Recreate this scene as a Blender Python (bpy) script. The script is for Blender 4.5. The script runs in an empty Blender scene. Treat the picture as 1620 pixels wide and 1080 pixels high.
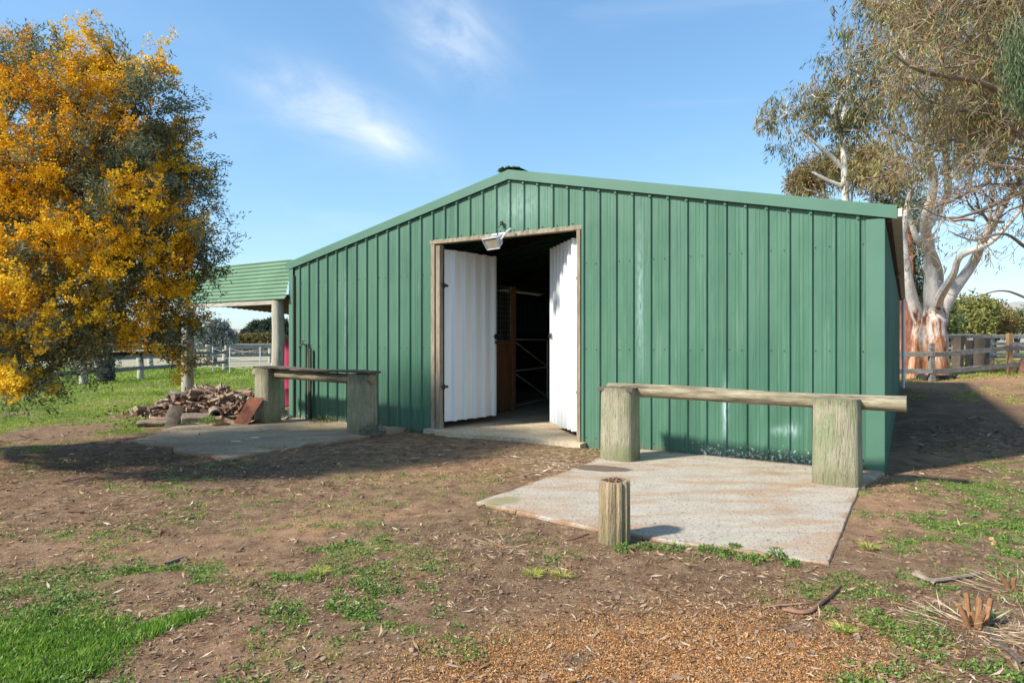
import bpy, math, random
import numpy as np
from mathutils import Vector, noise as mnoise
R = math.radians
rng = np.random.default_rng(7)
rnd = random.Random(11)
scene = bpy.context.scene
C = scene.collection
# ---------------------------------------------------------------- camera
F = 1020.0; EYE = 1.51
cam = bpy.data.cameras.new('camera'); cam.sensor_width = 36; cam.lens = 36*F/1620
cam.clip_end = 5000; cam.clip_start = 0.05
co = bpy.data.objects.new('camera', cam); C.objects.link(co)
co.location = (0, 0, EYE); co.rotation_euler = (R(90), 0, 0); scene.camera = co
scene.render.resolution_x = 1024; scene.render.resolution_y = 682
# ---------------------------------------------------------------- light
SUN_EL = R(40); SX, SY = -1.07, -0.52
w = bpy.data.worlds.new('World'); scene.world = w; w.use_nodes = True
nt = w.node_tree; nt.nodes.clear()
def N(nt, t, **k):
    n = nt.nodes.new(t)
    for a, b in k.items():
        if a.startswith('_'): setattr(n, a[1:], b)
        else: n.inputs[a.replace('__', ' ')].default_value = b
    return n
def math_(nt, op, a, b=None, c=None, clamp=False):
    n = nt.nodes.new('ShaderNodeMath'); n.operation = op; n.use_clamp = clamp
    for i, v in enumerate((a, b, c)):
        if v is None: continue
        if isinstance(v, (int, float)): n.inputs[i].default_value = v
        else: nt.links.new(v, n.inputs[i])
    return n.outputs[0]
def sstep(nt, v, lo, hi):
    n = nt.nodes.new('ShaderNodeMapRange'); n.interpolation_type = 'SMOOTHSTEP'
    nt.links.new(v, n.inputs[0]); n.inputs[1].default_value = lo; n.inputs[2].default_value = hi
    return n.outputs[0]
sky = nt.nodes.new('ShaderNodeTexSky'); sky.sky_type = 'NISHITA'; sky.sun_disc = False
sky.sun_elevation = SUN_EL; sky.sun_rotation = math.atan2(SX, SY); sky.air_density = 1.0; sky.dust_density = 0.6; sky.ozone_density = 4.0
tc = nt.nodes.new('ShaderNodeTexCoord'); sp = nt.nodes.new('ShaderNodeSeparateXYZ'); nt.links.new(tc.outputs['Generated'], sp.inputs[0])
ysafe = math_(nt, 'MAXIMUM', sp.outputs[1], 0.05)
U = math_(nt, 'DIVIDE', sp.outputs[0], ysafe); V = math_(nt, 'DIVIDE', sp.outputs[2], ysafe)
def wisp(u0, v0, ang, hl, hw, seed, amp):
    ca, sa = math.cos(ang), math.sin(ang)
    du = math_(nt, 'SUBTRACT', U, u0); dv = math_(nt, 'SUBTRACT', V, v0)
    a = math_(nt, 'ADD', math_(nt, 'MULTIPLY', du, ca), math_(nt, 'MULTIPLY', dv, sa))
    b = math_(nt, 'SUBTRACT', math_(nt, 'MULTIPLY', dv, ca), math_(nt, 'MULTIPLY', du, sa))
    cb = nt.nodes.new('ShaderNodeCombineXYZ')
    nt.links.new(math_(nt, 'MULTIPLY', a, 6.0), cb.inputs[0]); nt.links.new(math_(nt, 'MULTIPLY', b, 14.0), cb.inputs[1]); cb.inputs[2].default_value = seed
    no = N(nt, 'ShaderNodeTexNoise', Scale=1.0, Detail=6.0, Roughness=0.6, Distortion=0.6); nt.links.new(cb.outputs[0], no.inputs['Vector'])
    a2 = math_(nt, 'POWER', math_(nt, 'DIVIDE', a, hl), 2.0); b2 = math_(nt, 'POWER', math_(nt, 'ABSOLUTE', math_(nt, 'DIVIDE', b, hw)), 2.0)
    e = math_(nt, 'EXPONENT', math_(nt, 'MULTIPLY', math_(nt, 'ADD', a2, b2), -1.0))
    return math_(nt, 'MULTIPLY', math_(nt, 'MULTIPLY', e, sstep(nt, no.outputs[0], 0.15, 0.85)), amp)
c1 = wisp(-0.275, 0.355, R(-25), 0.12, 0.045, 3.1, 0.75)
c2 = wisp(-0.10, 0.475, R(-38), 0.09, 0.06, 9.7, 0.6)
c3 = wisp(-0.19, 0.31, R(-24), 0.05, 0.022, 5.7, 0.55)
gn = N(nt, 'ShaderNodeTexNoise', Scale=2.2, Detail=5.0, Roughness=0.55, Distortion=0.8)
mp = nt.nodes.new('ShaderNodeMapping'); mp.inputs['Scale'].default_value = (1, 1, 4); nt.links.new(tc.outputs['Generated'], mp.inputs[0]); nt.links.new(mp.outputs[0], gn.inputs['Vector'])
c4 = math_(nt, 'MULTIPLY', sstep(nt, gn.outputs[0], 0.5, 0.9), 0.18)
cl = math_(nt, 'ADD', math_(nt, 'ADD', c1, c2), math_(nt, 'ADD', c3, c4), clamp=True)
mx = nt.nodes.new('ShaderNodeMixRGB'); nt.links.new(cl, mx.inputs[0]); 
def mrgb(op, a, b):
    n = nt.nodes.new('ShaderNodeMixRGB'); n.blend_type = op; n.inputs[0].default_value = 1
    for i, q in ((1, a), (2, b)):
        if isinstance(q, tuple): n.inputs[i].default_value = (*q, 1)
        else: nt.links.new(q, n.inputs[i])
    return n.outputs[0]
skc = mrgb('MULTIPLY', mrgb('DIVIDE', sky.outputs[0], mrgb('ADD', mrgb('MULTIPLY', sky.outputs[0], (.08, .12, .13)), (1.0, 1.0, 1.0))), (.76, .98, 1.10))
nt.links.new(skc, mx.inputs[1]); mx.inputs[2].default_value = (3.6, 3.7, 3.8, 1)
bg = nt.nodes.new('ShaderNodeBackground'); bg.inputs[1].default_value = 0.15; nt.links.new(mx.outputs[0], bg.inputs[0])
wo = nt.nodes.new('ShaderNodeOutputWorld'); nt.links.new(bg.outputs[0], wo.inputs[0])
sl = bpy.data.lights.new('sun', 'SUN'); sl.energy = 3.3; sl.angle = R(4.5); sl.color = (1, 0.94, 0.84)
so = bpy.data.objects.new('sun', sl); C.objects.link(so)
sd = Vector((SX, SY, math.hypot(SX, SY)*math.tan(SUN_EL))).normalized()
so.rotation_euler = sd.to_track_quat('Z', 'Y').to_euler(); so.location = (-20, -10, 20)
vs = scene.view_settings; vs.view_transform = 'Standard'; vs.look = 'None'; vs.exposure = 1.15; vs.gamma = 1
# ---------------------------------------------------------------- helpers
def sm(t): t = np.clip(t, 0, 1); return t*t*(3-2*t)
def hsh(ix, iy, s):
    h = (ix.astype(np.int64)*374761393 + iy.astype(np.int64)*668265263 + s*974711) & 0x7fffffff
    h = ((h ^ (h >> 13))*1274126177) & 0x7fffffff
    return ((h ^ (h >> 16)) & 0xffff)/65535.0
def vn(x, y, s=0):
    x = np.asarray(x, float); y = np.asarray(y, float)
    ix = np.floor(x); iy = np.floor(y); fx = sm(x-ix); fy = sm(y-iy)
    a = hsh(ix, iy, s); b = hsh(ix+1, iy, s); c = hsh(ix, iy+1, s); d = hsh(ix+1, iy+1, s)
    return (a*(1-fx)+b*fx)*(1-fy)+(c*(1-fx)+d*fx)*fy
def fbm(x, y, s=0, o=4):
    t = 0; a = 0.5
    for i in range(o): t = t+a*vn(x*2**i, y*2**i, s+i*7); a *= 0.5
    return t/(1-0.5**o)
def gz(x, y):
    x = np.asarray(x, float); y = np.asarray(y, float)
    return 0.2*sm((-x-4.6)/3.0)*sm((y-11)/3.5) + 0.22*sm((x-15)/4)*sm((y-14)/10)
def gzf(x, y): return float(gz(x, y))
def W(px, py, d): return Vector(((px-810)/F*d, d, EYE+(540-py)/F*d))
def G(px, py, z=0.0):
    d = (EYE-z)*F/(py-540); return ((px-810)/F*d, d)
class MB:
    def __init__(s): s.v = []; s.f = []; s.m = []
    def add(s, vs, fs, mi=0):
        o = len(s.v); s.v += [tuple(v) for v in vs]; s.f += [tuple(i+o for i in f) for f in fs]; s.m += [mi]*len(fs); return s
    def box(s, c, sz, rz=0, mi=0, rx=0, ry=0):
        from mathutils import Euler
        M = Euler((rx, ry, rz)).to_matrix(); c = Vector(c); vs = []
        for z in (-.5, .5):
            for y in (-.5, .5):
                for x in (-.5, .5): vs.append(c+M@Vector((x*sz[0], y*sz[1], z*sz[2])))
        return s.add(vs, [(0,2,3,1),(4,5,7,6),(0,1,5,4),(2,6,7,3),(0,4,6,2),(1,3,7,5)], mi)
    def tube(s, path, rad, n=8, mi=0, cap=True, rough=0.0, sx=1.0):
        path = [Vector(p) for p in path]; k = len(path)
        if isinstance(rad, (int, float)): rad = [rad]*k
        vs = []; up = None
        for i, p in enumerate(path):
            t = (path[min(i+1, k-1)]-path[max(i-1, 0)])
            if t.length < 1e-9: t = Vector((0, 0, 1))
            t.normalize()
            if up is None: up = Vector((1, 0, 0)) if abs(t.x) < 0.8 else Vector((0, 1, 0))
            a = (up-t*up.dot(t)).normalized(); b = t.cross(a); up = a
            for j in range(n):
                th = 2*math.pi*j/n; q = rad[i]*(1+rough*(rnd.random()-.5))
                vs.append(p+a*math.cos(th)*q*sx+b*math.sin(th)*q)
        fs = [(i*n+j, i*n+(j+1) % n, (i+1)*n+(j+1) % n, (i+1)*n+j) for i in range(k-1) for j in range(n)]
        if cap: fs.append(tuple(range(n-1, -1, -1))); fs.append(tuple((k-1)*n+j for j in range(n)))
        return s.add(vs, fs, mi)
    def lathe(s, prof, n=16, c=(0, 0, 0), mi=0):
        vs = []; k = len(prof)
        for r_, z in prof:
            for j in range(n): th = 2*math.pi*j/n; vs.append((c[0]+r_*math.cos(th), c[1]+r_*math.sin(th), c[2]+z))
        fs = [(i*n+j, i*n+(j+1) % n, (i+1)*n+(j+1) % n, (i+1)*n+j) for i in range(k-1) for j in range(n)]
        fs.append(tuple(range(n-1, -1, -1))); fs.append(tuple((k-1)*n+j for j in range(n)))
        return s.add(vs, fs, mi)
    def build(s, name, mats, parent=None, smooth=False, bevel=0, loc=None):
        me = bpy.data.meshes.new(name); me.from_pydata([tuple(v) for v in s.v], [], s.f)
        if not isinstance(mats, (list, tuple)): mats = [mats]
        for m in mats: me.materials.append(m)
        me.polygons.foreach_set('material_index', s.m)
        if smooth: me.polygons.foreach_set('use_smooth', [True]*len(s.f))
        me.update()
        o = bpy.data.objects.new(name, me); C.objects.link(o)
        if parent: o.parent = parent
        if loc is not None: o.location = loc
        if bevel:
            b = o.modifiers.new('bevel', 'BEVEL'); b.width = bevel; b.segments = 2; b.limit_method = 'ANGLE'
        if smooth:
            try: me.set_sharp_from_angle(angle=R(40))
            except Exception: pass
        return o
def tag(o, label, cat, group=None, kind=None):
    o['label'] = label; o['category'] = cat
    if group: o['group'] = group
    if kind: o['kind'] = kind
    return o
def struct(o): o['kind'] = 'structure'; return o
def thing(name, label, cat, loc=(0, 0, 0), rz=0, group=None):
    o = bpy.data.objects.new(name, None); C.objects.link(o); o.location = loc; o.rotation_euler = (0, 0, rz); o.empty_display_size = .2
    return tag(o, label, cat, group)
def leafmesh(name, P, D, Wd, L, Wi, tint, mat, parent=None, loc=(0, 0, 0), bend=None):
    n = len(P); L = np.asarray(L).reshape(-1, 1)*np.ones((n, 1)); Wi = np.asarray(Wi).reshape(-1, 1)*np.ones((n, 1))
    D = D/np.linalg.norm(D, axis=1, keepdims=True); Wd = Wd-D*np.sum(Wd*D, axis=1, keepdims=True); Wd = Wd/(np.linalg.norm(Wd, axis=1, keepdims=True)+1e-9)
    mid = P+D*L*.5; tip = P+D*L
    if bend is not None: tip = tip+bend*L
    V = np.stack([P, mid+Wd*Wi*.5, tip, mid-Wd*Wi*.5], axis=1).reshape(-1, 3)-np.array(loc)
    me = bpy.data.meshes.new(name); me.vertices.add(4*n); me.vertices.foreach_set('co', V.astype(np.float32).ravel())
    me.loops.add(4*n); me.loops.foreach_set('vertex_index', np.arange(4*n, dtype=np.int32))
    me.polygons.add(n); me.polygons.foreach_set('loop_start', np.arange(0, 4*n, 4, dtype=np.int32))
    try: me.polygons.foreach_set('loop_total', np.full(n, 4, dtype=np.int32))
    except Exception: pass
    at = me.attributes.new('tint', 'FLOAT', 'POINT'); at.data.foreach_set('value', np.repeat(tint, 4).astype(np.float32))
    me.materials.append(mat); me.update(calc_edges=True); me.validate()
    o = bpy.data.objects.new(name, me); C.objects.link(o)
    if parent: o.parent = parent
    return o
def unit(n):
    v = rng.normal(size=(n, 3)); return v/np.linalg.norm(v, axis=1, keepdims=True)
# ---------------------------------------------------------------- materials
def ramp(nt, fac, stops):
    r = nt.nodes.new('ShaderNodeValToRGB'); nt.links.new(fac, r.inputs[0])
    e = r.color_ramp.elements
    while len(e) < len(stops): e.new(0.5)
    for x, (p, c) in zip(e, stops): x.position = p; x.color = (*c, 1)
    return r.outputs[0]
def mixc(nt, fac, a, b, mode='MIX'):
    m = nt.nodes.new('ShaderNodeMixRGB'); m.blend_type = mode
    for i, v in enumerate((fac, a, b)):
        if isinstance(v, (int, float)): m.inputs[i].default_value = v
        elif isinstance(v, tuple): m.inputs[i].default_value = (*v, 1)
        else: nt.links.new(v, m.inputs[i])
    return m.outputs[0]
def newmat(name):
    m = bpy.data.materials.new(name); m.use_nodes = True; nt = m.node_tree; nt.nodes.clear()
    b = nt.nodes.new('ShaderNodeBsdfPrincipled'); o = nt.nodes.new('ShaderNodeOutputMaterial'); nt.links.new(b.outputs[0], o.inputs[0])
    return m, nt, b, o
def coords(nt, scale=(1, 1, 1), kind='Object'):
    t = nt.nodes.new('ShaderNodeTexCoord'); mp = nt.nodes.new('ShaderNodeMapping'); mp.inputs['Scale'].default_value = scale
    nt.links.new(t.outputs[kind], mp.inputs[0]); return mp.outputs[0]
def noi(nt, vec, scale, detail=4, rough=.6, dist=0):
    n = N(nt, 'ShaderNodeTexNoise', Scale=float(scale), Detail=float(detail), Roughness=float(rough), Distortion=float(dist)); nt.links.new(vec, n.inputs['Vector']); return n.outputs[0]
def bump(nt, b, h, st, dist=.01):
    n = nt.nodes.new('ShaderNodeBump'); n.inputs['Strength'].default_value = st; n.inputs['Distance'].default_value = dist
    nt.links.new(h, n.inputs['Height']); nt.links.new(n.outputs[0], b.inputs['Normal'])
def pmat(name, stops, scale=4, stretch=(1, 1, 1), rough=.8, metal=0, bst=.3, bd=.01, fine=None, spec=.5):
    m, nt, b, o = newmat(name); v = coords(nt, stretch)
    n1 = noi(nt, v, scale, 6, .62); col = ramp(nt, n1, stops)
    h = n1
    if fine:
        n2 = noi(nt, v, fine, 4, .7); col = mixc(nt, .55, col, mixc(nt, 1.0, col, ramp(nt, n2, [(.3, (.35, .35, .35)), (.7, (1.5, 1.5, 1.5))]), 'MULTIPLY'))
        h = n2
    nt.links.new(col, b.inputs['Base Color']); b.inputs['Roughness'].default_value = rough; b.inputs['Metallic'].default_value = metal
    b.inputs['Specular IOR Level'].default_value = spec
    if bst: bump(nt, b, h, bst, bd)
    return m
def leafmat(name, stops, rough=.6, transl=.3):
    m, nt, b, o = newmat(name)
    a = nt.nodes.new('ShaderNodeAttribute'); a.attribute_name = 'tint'
    col = ramp(nt, a.outputs['Fac'], stops)
    nt.links.new(col, b.inputs['Base Color']); b.inputs['Roughness'].default_value = rough; b.inputs['Specular IOR Level'].default_value = .25
    if transl:
        t = nt.nodes.new('ShaderNodeBsdfTranslucent'); nt.links.new(col, t.inputs[0]); mx = nt.nodes.new('ShaderNodeMixShader'); mx.inputs[0].default_value = transl
        nt.links.new(b.outputs[0], mx.inputs[1]); nt.links.new(t.outputs[0], mx.inputs[2]); nt.links.new(mx.outputs[0], o.inputs[0])
    return m
# painted green cladding: faded streaks, dust, white splashes near the bottom
def cladding(name, splash=False):
    m, nt, b, o = newmat(name); v = coords(nt)
    n1 = noi(nt, coords(nt, (3, 3, .35)), 1.2, 5, .6); n2 = noi(nt, v, .7, 3, .5); n3 = noi(nt, v, 55, 3, .7); n4 = noi(nt, coords(nt, (14, 14, .5)), 2.0, 4, .6)
    col = ramp(nt, n1, [(.3, (.038, .115, .072)), (.55, (.055, .150, .097)), (.75, (.084, .19, .130))])
    col = mixc(nt, math_(nt, 'MULTIPLY', sstep(nt, n2, .4, .7), .4), col, (.10, .215, .145))
    col = mixc(nt, math_(nt, 'MULTIPLY', sstep(nt, n4, .52, .78), .5), col, (.18, .27, .20))
    col = mixc(nt, math_(nt, 'MULTIPLY', sstep(nt, n3, .62, .75), .25), col, (.22, .3, .25))
    if splash:
        t = nt.nodes.new('ShaderNodeTexCoord'); s = nt.nodes.new('ShaderNodeSeparateXYZ'); nt.links.new(t.outputs['Object'], s.inputs[0])
        wn = nt.nodes.new('ShaderNodeTexWhiteNoise'); wn.noise_dimensions = '1D'; nt.links.new(math_(nt, 'FLOOR', math_(nt, 'DIVIDE', s.outputs[0], .7575)), wn.inputs['W'])
        col = mixc(nt, math_(nt, 'MULTIPLY', wn.outputs['Value'], .25), col, (.11, .22, .14))
        n5 = noi(nt, v, 22, 5, .7); n6 = noi(nt, v, 2.5, 2, .5)
        lo = math_(nt, 'SUBTRACT', 1.0, sstep(nt, s.outputs[2], .02, .42))
        xm = math_(nt, 'MULTIPLY', sstep(nt, s.outputs[0], -3.0, -1.9), math_(nt, 'SUBTRACT', 1.0, sstep(nt, s.outputs[0], -.45, -.3)))
        xm = math_(nt, 'MAXIMUM', xm, math_(nt, 'MULTIPLY', math_(nt, 'SUBTRACT', 1.0, sstep(nt, s.outputs[0], -8.4, -7.4)), .8))
        th = math_(nt, 'ADD', math_(nt, 'MULTIPLY', math_(nt, 'MULTIPLY', lo, xm), .20), n5)
        col = mixc(nt, sstep(nt, math_(nt, 'ADD', th, math_(nt, 'MULTIPLY', n6, .12)), .80, .83), col, (.62, .66, .62))
        dirt = math_(nt, 'MULTIPLY', math_(nt, 'SUBTRACT', 1.0, sstep(nt, s.outputs[2], -.02, .16)), sstep(nt, noi(nt, v, 7, 4, .6), .35, .65))
        col = mixc(nt, math_(nt, 'MULTIPLY', dirt, .6), col, (.2, .13, .085))
        # pale soft-edged smears and streaks
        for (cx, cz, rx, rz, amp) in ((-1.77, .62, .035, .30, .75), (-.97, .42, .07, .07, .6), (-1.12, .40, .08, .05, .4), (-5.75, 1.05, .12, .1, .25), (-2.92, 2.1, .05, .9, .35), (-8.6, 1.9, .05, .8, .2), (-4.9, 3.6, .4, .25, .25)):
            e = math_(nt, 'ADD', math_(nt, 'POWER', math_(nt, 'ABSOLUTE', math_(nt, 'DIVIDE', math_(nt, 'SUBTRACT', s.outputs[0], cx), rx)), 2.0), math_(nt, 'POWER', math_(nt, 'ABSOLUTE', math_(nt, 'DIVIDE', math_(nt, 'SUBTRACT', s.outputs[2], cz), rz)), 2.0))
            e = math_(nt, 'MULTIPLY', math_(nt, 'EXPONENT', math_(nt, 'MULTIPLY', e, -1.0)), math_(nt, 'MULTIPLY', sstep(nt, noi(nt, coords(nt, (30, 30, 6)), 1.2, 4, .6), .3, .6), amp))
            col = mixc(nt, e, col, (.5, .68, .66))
    nt.links.new(col, b.inputs['Base Color']); b.inputs['Roughness'].default_value = .5; b.inputs['Specular IOR Level'].default_value = .4
    bump(nt, b, noi(nt, coords(nt, (3, 3, .9)), 1.6, 2, .5), .4, .03)
    return m
M = {}
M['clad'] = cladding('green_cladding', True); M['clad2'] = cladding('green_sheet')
M['flash'] = pmat('green_flashing', [(.3, (.065, .16, .108)), (.7, (.09, .20, .138))], 1.0, rough=.5, bst=0)
M['awn'] = pmat('light_green_sheet', [(.3, (.11, .21, .13)), (.7, (.16, .28, .175))], 1.5, rough=.5, bst=0)
M['under'] = pmat('rusty_underside', [(.3, (.06, .035, .025)), (.7, (.14, .085, .06))], 3, rough=.8, fine=20)
M['white'] = pmat('white_sheet', [(.3, (.68, .70, .68)), (.7, (.77, .78, .77))], 1.5, (1, 1, .2), rough=.5, bst=.04)
M['pvc'] = pmat('white_pipe', [(.3, (.55, .55, .6)), (.7, (.66, .66, .7))], 3, rough=.4, bst=0)
M['gutter'] = pmat('cream_gutter', [(.3, (.5, .47, .4)), (.7, (.62, .6, .53))], 3, rough=.5, bst=0)
M['frame'] = pmat('weathered_timber_frame', [(.3, (.19, .15, .10)), (.55, (.32, .26, .18)), (.75, (.42, .36, .26))], 3, (6, 6, .6), rough=.85, fine=14, bst=.4)
M['beam'] = pmat('grey_timber_beam', [(.3, (.3, .28, .24)), (.7, (.5, .47, .41))], 3, (.6, 6, 6), rough=.9, fine=14, bst=.4)
M['stallwood'] = pmat('stained_stall_boards', [(.3, (.20, .09, .045)), (.7, (.36, .18, .095))], 3, (8, 8, .5), rough=.6, fine=12, bst=.2)
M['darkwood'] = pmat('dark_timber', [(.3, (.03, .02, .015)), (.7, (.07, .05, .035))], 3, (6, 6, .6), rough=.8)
M['galv'] = pmat('galvanised_steel', [(.3, (.5, .51, .52)), (.7, (.66, .67, .68))], 8, rough=.5, metal=.2, bst=.05)
M['black'] = pmat('black_steel', [(.3, (.012, .012, .012)), (.7, (.03, .03, .03))], 8, rough=.5, bst=.05)
M['rust'] = pmat('rusted_sheet', [(.28, (.07, .03, .02)), (.5, (.24, .075, .03)), (.72, (.34, .15, .09))], 5, rough=.85, fine=30, bst=.3)
M['rubber'] = pmat('tyre_rubber', [(.3, (.015, .015, .016)), (.7, (.04, .04, .042))], 6, rough=.8)
M['pink'] = pmat('faded_pink_plastic', [(.3, (.55, .03, .1)), (.7, (.68, .06, .16))], 2, rough=.5, bst=0)
M['glass'] = pmat('lamp_glass', [(.3, (.3, .27, .2)), (.7, (.42, .39, .3))], 10, rough=.15, bst=0)
M['lampgrey'] = pmat('lamp_housing', [(.3, (.4, .4, .42)), (.7, (.55, .55, .57))], 6, rough=.5, bst=.05)
M['cable'] = M['black']
def logmat(name, ca, cb, moss=(.2, .26, .12), end=False):
    m, nt, b, o = newmat(name); v = coords(nt, (7, 7, .7)); v1 = coords(nt)
    n1 = noi(nt, v, 2.4, 6, .65); n2 = noi(nt, v, 9, 4, .7); n3 = noi(nt, v1, 3.5, 3, .6)
    col = ramp(nt, n1, [(.3, ca), (.7, cb)])
    col = mixc(nt, math_(nt, 'MULTIPLY', sstep(nt, n2, .56, .66), .65), col, (.06, .05, .035))
    t = nt.nodes.new('ShaderNodeTexCoord'); s = nt.nodes.new('ShaderNodeSeparateXYZ'); nt.links.new(t.outputs['Object'], s.inputs[0])
    col = mixc(nt, math_(nt, 'MULTIPLY', sstep(nt, n3, .45, .65), .6), col, moss)
    low = math_(nt, 'SUBTRACT', 1.0, sstep(nt, s.outputs[2], .0, .3))
    col = mixc(nt, math_(nt, 'MULTIPLY', low, .55), col, (.17, .16, .07))
    top = sstep(nt, math_(nt, 'ADD', s.outputs[2], math_(nt, 'MULTIPLY', n2, .35)), .93, 1.15)
    col = mixc(nt, math_(nt, 'MULTIPLY', top, .55), col, (.07, .055, .04))
    nt.links.new(col, b.inputs['Base Color']); b.inputs['Roughness'].default_value = .9
    h = math_(nt, 'ADD', n1, math_(nt, 'MULTIPLY', n2, 1.2)); bump(nt, b, h, .9, .03); return m
M['log'] = logmat('lichened_log', (.27, .24, .15), (.45, .42, .3))
M['shortlog'] = logmat('tan_log', (.3, .22, .12), (.46, .36, .22), (.34, .27, .15))
M['rail'] = pmat('weathered_rail', [(.28, (.07, .055, .035)), (.5, (.26, .22, .14)), (.72, (.42, .37, .26))], 2.5, (.8, 7, 7), rough=.9, fine=12, bst=.6)
M['weath'] = pmat('weathered_dark_top', [(.3, (.05, .04, .03)), (.7, (.18, .14, .11))], 4, (1, 8, 8), rough=.95, fine=14, bst=.7)
M['post'] = pmat('pale_treated_post', [(.3, (.33, .3, .23)), (.7, (.52, .5, .4))], 3, (5, 5, .5), rough=.9, fine=12, bst=.4)
M['orangepost'] = pmat('orange_split_post', [(.3, (.3, .17, .07)), (.7, (.5, .33, .16))], 3, (5, 5, .5), rough=.9, fine=12, bst=.4)
M['fencerail'] = pmat('grey_fence_rail', [(.3, (.12, .11, .095)), (.7, (.3, .28, .24))], 3, (1, 5, 5), rough=.9, fine=12, bst=.4)
M['oldgrey'] = pmat('old_silver_timber', [(.3, (.2, .18, .16)), (.7, (.42, .4, .37))], 3, (3, 3, 3), rough=.9, fine=12, bst=.4)
M['fw1'] = pmat('split_firewood', [(.3, (.18, .10, .06)), (.7, (.45, .31, .2))], 9, (1, 1, 1), rough=.9, fine=30, bst=.5)
M['fw2'] = pmat('grey_firewood', [(.3, (.15, .11, .085)), (.7, (.36, .28, .21))], 9, (1, 1, 1), rough=.9, fine=30, bst=.5)
M['fw3'] = pmat('red_brown_firewood', [(.3, (.1, .05, .035)), (.7, (.3, .16, .1))], 9, (1, 1, 1), rough=.9, fine=30, bst=.5)
M['conc_in'] = pmat('dusty_concrete_floor', [(.3, (.42, .32, .2)), (.7, (.6, .49, .34))], 3, rough=.9, fine=25, bst=.2)
def concrete(name, base, stain, amt, grit=(.12, .11, .10)):
    m, nt, b, o = newmat(name); v = coords(nt); n1 = noi(nt, v, 1.1, 6, .6, .4); n2 = noi(nt, coords(nt, (1, 1, 1)), 38, 3, .75); n3 = noi(nt, v, 4, 5, .6); n4 = noi(nt, v, 95, 2, .6)
    vs_ = coords(nt, (1.1, 3.4, 1)); n5 = noi(nt, vs_, .9, 5, .6, .3)
    col = ramp(nt, n3, [(.3, tuple(c*.8 for c in base)), (.7, base)])
    col = mixc(nt, math_(nt, 'MULTIPLY', sstep(nt, n5, .44, .64), amt), col, stain)
    col = mixc(nt, math_(nt, 'MULTIPLY', sstep(nt, n1, .55, .7), amt*.8), col, tuple(c*.8 for c in stain))
    col = mixc(nt, math_(nt, 'MULTIPLY', sstep(nt, n2, .54, .62), .75), col, grit)
    col = mixc(nt, math_(nt, 'MULTIPLY', sstep(nt, n4, .6, .7), .5), col, (.62, .6, .56))
    ea = nt.nodes.new('ShaderNodeAttribute'); ea.attribute_name = 'edge'
    ef = math_(nt, 'ADD', ea.outputs['Fac'], math_(nt, 'MULTIPLY', math_(nt, 'SUBTRACT', noi(nt, v, 3.2, 6, .7), .5), 1.5))
    col = mixc(nt, math_(nt, 'MULTIPLY', sstep(nt, ef, .86, 1.08), .85), col, mixc(nt, n2, (.2, .11, .062), (.36, .21, .12)))
    nt.links.new(col, b.inputs['Base Color']); b.inputs['Roughness'].default_value = .95; b.inputs['Specular IOR Level'].default_value = .2
    bump(nt, b, math_(nt, 'ADD', n2, n4), .6, .006); return m, nt, b, col
M['slab'], nt_, b_, col_ = concrete('rough_concrete', (.46, .405, .325), (.38, .25, .155), .9)
# damp dark stain at one corner of the slab
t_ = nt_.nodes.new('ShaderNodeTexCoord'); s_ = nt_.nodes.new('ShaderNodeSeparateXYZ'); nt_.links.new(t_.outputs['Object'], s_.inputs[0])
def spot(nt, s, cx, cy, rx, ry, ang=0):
    ca, sa = math.cos(ang), math.sin(ang)
    dx = math_(nt, 'SUBTRACT', s.outputs[0], cx); dy = math_(nt, 'SUBTRACT', s.outputs[1], cy)
    a = math_(nt, 'ADD', math_(nt, 'MULTIPLY', dx, ca/rx), math_(nt, 'MULTIPLY', dy, sa/rx)); b = math_(nt, 'SUBTRACT', math_(nt, 'MULTIPLY', dy, ca/ry), math_(nt, 'MULTIPLY', dx, sa/ry))
    return math_(nt, 'ADD', math_(nt, 'POWER', math_(nt, 'ABSOLUTE', a), 2.0), math_(nt, 'POWER', math_(nt, 'ABSOLUTE', b), 2.0))
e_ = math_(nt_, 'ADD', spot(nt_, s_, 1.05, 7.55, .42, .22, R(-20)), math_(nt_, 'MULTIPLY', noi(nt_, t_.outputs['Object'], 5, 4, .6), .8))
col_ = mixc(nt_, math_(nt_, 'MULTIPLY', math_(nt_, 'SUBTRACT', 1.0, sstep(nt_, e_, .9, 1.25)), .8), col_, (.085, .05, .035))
e2 = math_(nt_, 'ADD', spot(nt_, s_, -.1, 6.0, .3, .16, R(40)), math_(nt_, 'MULTIPLY', noi(nt_, t_.outputs['Object'], 7, 4, .6), .8))
col_ = mixc(nt_, math_(nt_, 'MULTIPLY', math_(nt_, 'SUBTRACT', 1.0, sstep(nt_, e2, .7, 1.3)), .6), col_, (.2, .19, .07))
nt_.links.new(col_, b_.inputs['Base Color'])
M['slab2'] = concrete('dirty_concrete', (.46, .36, .24), (.34, .22, .125), .9, (.13, .11, .09))[0]
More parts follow.
